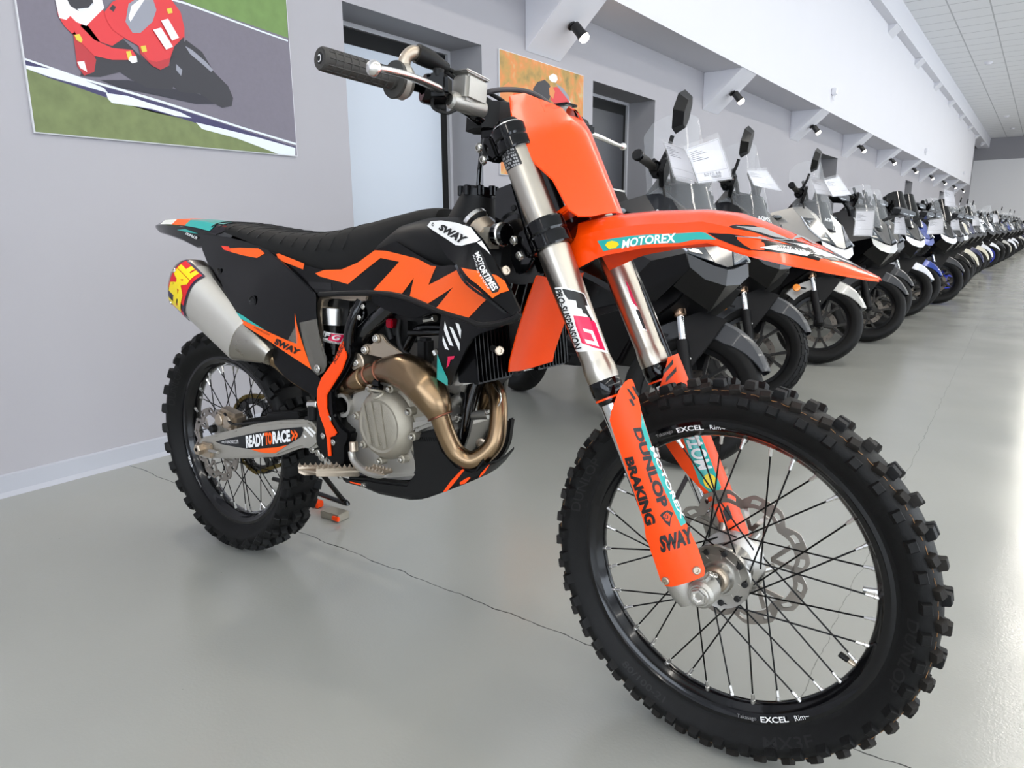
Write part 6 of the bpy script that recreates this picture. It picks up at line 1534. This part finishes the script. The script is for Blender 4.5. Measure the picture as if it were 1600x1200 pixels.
# price sheets in clear sleeves hung on the bars
def sheet_tag(q,Y,label,lines=6,price=None,curl=.01):
    P=[WF.at(px,py,yy,1) for (px,py),yy in zip(q,Y)]   # tl,tr,br,bl
    tl,tr,br,bl=P;n=np.cross(tr-tl,bl-tl);n/=np.linalg.norm(n)
    if np.dot(n,CAMP-tl)<0:n=-n
    def S(u,v,t=0): # u across, v down
        p=(tl*(1-u)+tr*u)*(1-v)+(bl*(1-u)+br*u)*v;return p+n*(t-curl*math.sin(u*PI)*(.4+.6*v)-curl*.5*math.sin(v*5))
    c=sum(P)/4;L=lambda p:p-c
    root=empty('price_sheet',Matrix.Translation(Vector(c)),label,'price tag','price sheets hung on the scooters')
    a=MB();a.sheet([(.04,.10),(.96,.10),(.96,.97),(.04,.97)],lambda u,v,t:L(S(u,v,t)),'paper',step=.12,t0=0,t1=-.0006)
    k=.0009
    for r in ((.06,.12,.94,.125),(.06,.94,.94,.945),(.06,.12,.066,.945),(.934,.12,.94,.945),(.06,.74,.94,.745)):
        a.sheet([(r[0],r[1]),(r[2],r[1]),(r[2],r[3]),(r[0],r[3])],lambda u,v,t:L(S(u,v,k)),'paper_ink',step=.12)
    for i in range(lines):
        v=.20+.045*i;a.sheet([(.10,v),(.30+.12*((i*7)%3),v),(.30+.12*((i*7)%3),v+.012),(.10,v+.012)],lambda u,w,t:L(S(u,w,k)),'paper_ink',step=.12)
    if price:
        a.text(price[0],[(.26,.765),(.72,.765),(.26,.835),(.72,.835)],lambda u,v:L(S(u,v,.0012)),'paper_ink',step=.2);a.text(price[1],[(.44,.845),(.70,.845),(.44,.91),(.70,.91)],lambda u,v:L(S(u,v,.0012)),'paper_ink',step=.2)
    a.build('paper',root)
    a=MB();a.sheet([(0,0),(1,0),(1,1),(0,1)],lambda u,v,t:L(S(u,v,.003+t)),'sleeve',step=.12,t0=0,t1=.0006);a.build('plastic_sleeve',root,label='clear plastic sleeve')
    return root
sheet_tag([(1032,215),(1068,228),(1092,287),(1054,277)],[2.60,2.585,2.60,2.62],'crumpled left-hand price sheet hanging below the mirror of the nearest dark grey scooter')
sheet_tag([(1068,228),(1122,207),(1147,281),(1090,288)],[2.60,2.64,2.66,2.62],'large price sheet reading 5010.66 on the nearest dark grey scooter',price=('5010.66','9800'))
sheet_tag([(1166,264),(1197,262),(1223,300),(1176,290)],[3.85,3.9,3.9,3.86],'price sheet behind the screen of the second dark scooter')
sheet_tag([(1262,274),(1286,279),(1302,307),(1276,303)],[5.05,5.03,5.05,5.06],'left-hand price sheet on the pale silver scooter')
sheet_tag([(1286,279),(1310,272),(1332,305),(1300,308)],[5.05,5.1,5.12,5.07],'right-hand price sheet on the pale silver scooter')
sheet_tag([(1337,325),(1368,325),(1364,370),(1333,369)],[6.05,6.05,6.05,6.05],'price sheet hanging beside the pale silver scooter, over the charcoal one')
sheet_tag([(1398,333),(1412,333),(1418,368),(1396,366)],[7.25,7.25,7.25,7.25],'price sheet in front of the scooter with white mudguard')
sheet_tag([(1452,342),(1475,338),(1475,366),(1447,367)],[9.2,9.2,9.2,9.2],'price sheet over the blue-fendered scooter')
sheet_tag([(1474,293),(1491,297),(1494,325),(1476,322)],[9.9,9.9,9.9,9.9],'tall white price sheet standing up behind the mirrors past the blue scooter')
sheet_tag([(1486,336),(1497,336),(1501,360),(1484,360)],[10.9,10.9,10.9,10.9],'price sheet on the nearer blue-rimmed scooter')
sheet_tag([(1519,336),(1529,337),(1532,353),(1519,353)],[13.2,13.2,13.2,13.2],'small price sheet on the cream classic scooter')
sheet_tag([(1551,333),(1559,334),(1561,348),(1551,348)],[17,17,17,17],'tiny far price sheet above the white classic scooter')
# small grey block on the floor by the first scooter's wheel
a=MB();bq=WF.at(1128,744,0,2);a.box((0,0,.014),(.06,.04,.028),'mag',bev=.003);
for dx in (-.012,.010): a.cyl((dx,-.0205,.014),(dx,-.016,.014),.005,'dark',10)
o=a.build('floor_block',label='small grey drilled block on the floor behind the front wheel of the dirt bike',cat='block');o.location=(bq[0]-.02,bq[1]+.02,0)
# ================================================================= posters on the wall
POLY={}
mat('p_road','#6f6a76',.5,noise=.08,nscale=60);mat('p_grass','#6f7b4e',.6,noise=.35,nscale=18);mat('p_grass2','#6c8a4c',.6,noise=.2,nscale=20);mat('p_kerb','#dde4ee',.5);mat('p_dark','#23222e',.5);mat('p_navy','#34305a',.5)
mat('p_red','#d42a30',.4);mat('p_red2','#b01c26',.4);mat('p_white','#e8e6e8',.4);mat('p_tyre','#2b2a31',.5);mat('p_grey','#8d8f9a',.4);mat('p_yellow','#d9c33a',.4);mat('p_skin','#b98a70',.5)
mat('p_or','#d98a50',.6);mat('p_edge','#d5d5d8',.4)
m=mat('p_autumn','#c08a50',.6);nt,b=nodes(m);tc=nt.nodes.new('ShaderNodeTexCoord');n1=noise_(9,6);cr=N('ShaderNodeValToRGB')
for i,(p,c) in enumerate(((.3,'#8a7a48'),(.45,'#b9924f'),(.58,'#d98a4c'),(.7,'#c9b07a'))):
    e=cr.color_ramp.elements[i] if i<2 else cr.color_ramp.elements.new(p);e.position=p;e.color=lin(c)
nt.links.new(n1,cr.inputs[0]);nt.links.new(cr.outputs[0],b.inputs['Base Color'])
def poster(name,quad_,layers,label,texts=()):
    X0=XW+.014
    a=MB();y0,y1,z0,z1=quad_;c=V(XW+.0062,(y0+y1)/2,(z0+z1)/2)
    a.box((0,0,0),(.012,y1-y0,z1-z0),'p_edge',bev=.001)
    for i,(m_,L) in enumerate(layers):
        P=[V(X0,y_,z_) for y_,z_ in ((y0,z0),(y1,z0),(y1,z1),(y0,z1))] if L is None else [WF.at(x,y,X0,0) for x,y in L];P=[V(0,min(max(p[1],y0+.004),y1-.004),min(max(p[2],z0+.004),z1-.004)) for p in P]
        e=.0064+.0002*(i+1);v=[V(e,p[1]-c[1],p[2]-c[2]) for p in P]
        bm=bmesh.new();bm.faces.new([bm.verts.new(q) for q in v]);bmesh.ops.triangulate(bm,faces=bm.faces[:]);a.bm(bm,m_);bm.free()
    for tx,L,m_,bo in texts:
        q=[(WF.at(x,y,X0,0)[1],WF.at(x,y,X0,0)[2]) for x,y in L];a.text(tx,q,lambda u,w:V(.0162,u-c[1],w-c[2]),m_,bold=bo)
    o=a.build(name,label=label,cat='poster',group='racing photographs on the wall');o.location=Vector(c);o.data.polygons.foreach_set('use_smooth',[False]*len(o.data.polygons));return o
z=lambda L:[(x/3.2,y/3.2) for x,y in L]
poster('poster',(1.117,2.249,1.297,2.07),[
 ('p_road',None),
 ('p_grass2',z([(700,-120),(1440,-120),(1442,190),(1300,140),(930,10)])),('p_kerb',z([(850,-10),(930,12),(1300,150),(1440,200),(1440,208),(1300,158),(930,22),(850,0)])),
 ('p_kerb',z([(115,288),(400,385),(560,430),(800,500),(1200,630),(1480,715),(1480,725),(1200,640),(800,512),(400,395),(115,298)])),
 ('p_navy',z([(115,300),(400,398),(800,515),(1200,645),(1478,735),(1478,745),(1200,680),(700,540),(250,395),(115,335)])),
 ('p_kerb',z([(118,325),(260,345),(420,400),(520,440),(540,465),(420,430),(250,385),(122,342)])),
 ('p_grass',z([(122,342),(250,392),(370,430),(480,470),(560,500),(760,560),(900,590),(1010,625),(1190,690),(1300,730),(1478,790),(165,672)])),
 ('p_kerb',z([(530,465),(640,480),(760,520),(900,560),(960,590),(880,580),(760,545),(700,535),(560,515),(540,495)])),
 ('p_kerb',z([(980,612),(1100,640),(1300,690),(1476,740),(1476,780),(1390,770),(1300,735),(1180,690),(1010,645)])),
 ('p_dark',z([(500,400),(640,400),(800,430),(1040,480),(1100,520),(980,520),(800,480),(600,440)])),
 ('p_tyre',z([(470,180),(560,140),(680,260),(760,330),(900,330),(860,450),(740,440),(660,400),(600,360),(500,385),(400,380),(420,320)])),
 ('p_tyre',z([(850,280),(930,200),(1010,260),(1070,360),(1140,430),(1165,490),(1158,530),(1110,540),(1060,510),(1000,470),(900,460),(850,420)])),
 ('p_grey',z([(925,230),(960,250),(1030,310),(1065,350),(1055,360),(1010,320),(950,270)])),
 ('p_grey',z([(880,320),(910,350),(905,380),(880,350)])),
 ('p_red2',z([(365,170),(430,200),(480,300),(470,360),(420,378),(385,330)])),
 ('p_white',z([(385,310),(420,305),(435,360),(400,340)])),
 ('p_red',z([(280,20),(300,-20),(480,-20),(520,60),(560,130),(620,190),(560,230),(500,210),(440,130),(420,110),(360,170),(320,130),(290,80)])),
 ('p_white',z([(275,0),(300,-30),(500,-30),(520,40),(470,90),(430,130),(380,110),(350,80),(330,100),(295,90)])),
 ('p_tyre',z([(325,-20),(335,-60),(385,-80),(440,-60),(460,-20),(465,20),(440,45),(390,55),(350,30)])),('p_kerb',z([(385,45),(440,40),(462,15),(460,30),(440,52),(400,62)])),
 ('p_red',z([(345,110),(400,130),(470,200),(560,240),(660,250),(680,280),(670,300),(560,300),(470,280),(400,210)])),
 ('p_yellow',z([(370,175),(395,170),(412,200),(405,215),(380,200)])),('p_yellow',z([(628,258),(650,255),(660,285),(640,300)])),('p_white',z([(650,280),(680,280),(685,310),(660,318),(640,300)])),
 ('p_red',z([(520,60),(560,10),(620,-20),(840,-20),(900,60),(920,140),(920,190),(870,230),(850,290),(780,310),(740,300),(690,230),(620,190),(560,150),(530,100)])),
 ('p_red2',z([(690,230),(740,300),(780,310),(850,290),(840,330),(800,350),(760,330),(700,270)])),
 ('p_grey',z([(640,20),(700,-20),(760,-10),(780,50),(760,110),(700,165),(660,165),(625,110)])),('p_white',z([(655,30),(700,-5),(720,0),(680,60),(650,110),(640,90)])),
 ('p_tyre',z([(545,45),(560,25),(578,35),(565,60)])),('p_tyre',z([(852,280),(870,235),(915,185),(918,215),(890,270),(862,288)])),
 ('p_yellow',z([(830,45),(855,40),(860,65),(838,70)])),('p_yellow',z([(700,232),(725,228),(732,258),(708,262)])),
 ],'large wall photo of a rider leaning a red number 11 racing motorcycle',
 texts=[('1',z([(760,150),(800,140),(825,250),(860,235)]),'p_white',.06),('1',z([(800,105),(835,95),(855,205),(890,190)]),'p_white',.06)])
k2=lambda L:[(720+x/5.333,100+y/5.333) for x,y in L]
poster('poster',(3.865,4.918,1.30,2.078),[
 ('p_autumn',None),('p_or',k2([(315,200),(400,150),(500,300),(640,480),(1000,560),(1000,860),(315,860)])),
 ('p_tyre',k2([(600,210),(640,150),(700,130),(740,170),(760,240),(720,330),(640,300)])),('p_red',k2([(740,200),(800,190),(860,230),(900,300),(912,400),(860,400),(800,350),(750,300)])),('p_grey',k2([(790,160),(850,200),(900,270),(915,330),(880,280),(830,220)])),
 ('p_or',k2([(735,200),(760,180),(785,230),(770,290),(740,260)])),
 ('p_white',k2([(735,100),(770,80),(800,95),(808,130),(790,155),(760,150),(738,130)])),('p_white',k2([(905,300),(920,330),(925,430),(905,430),(912,370)])),('p_white',k2([(840,370),(870,340),(860,380),(842,400)]))
 ],'smaller wall photo of a white-helmeted rider on a red motorcycle among autumn colours')
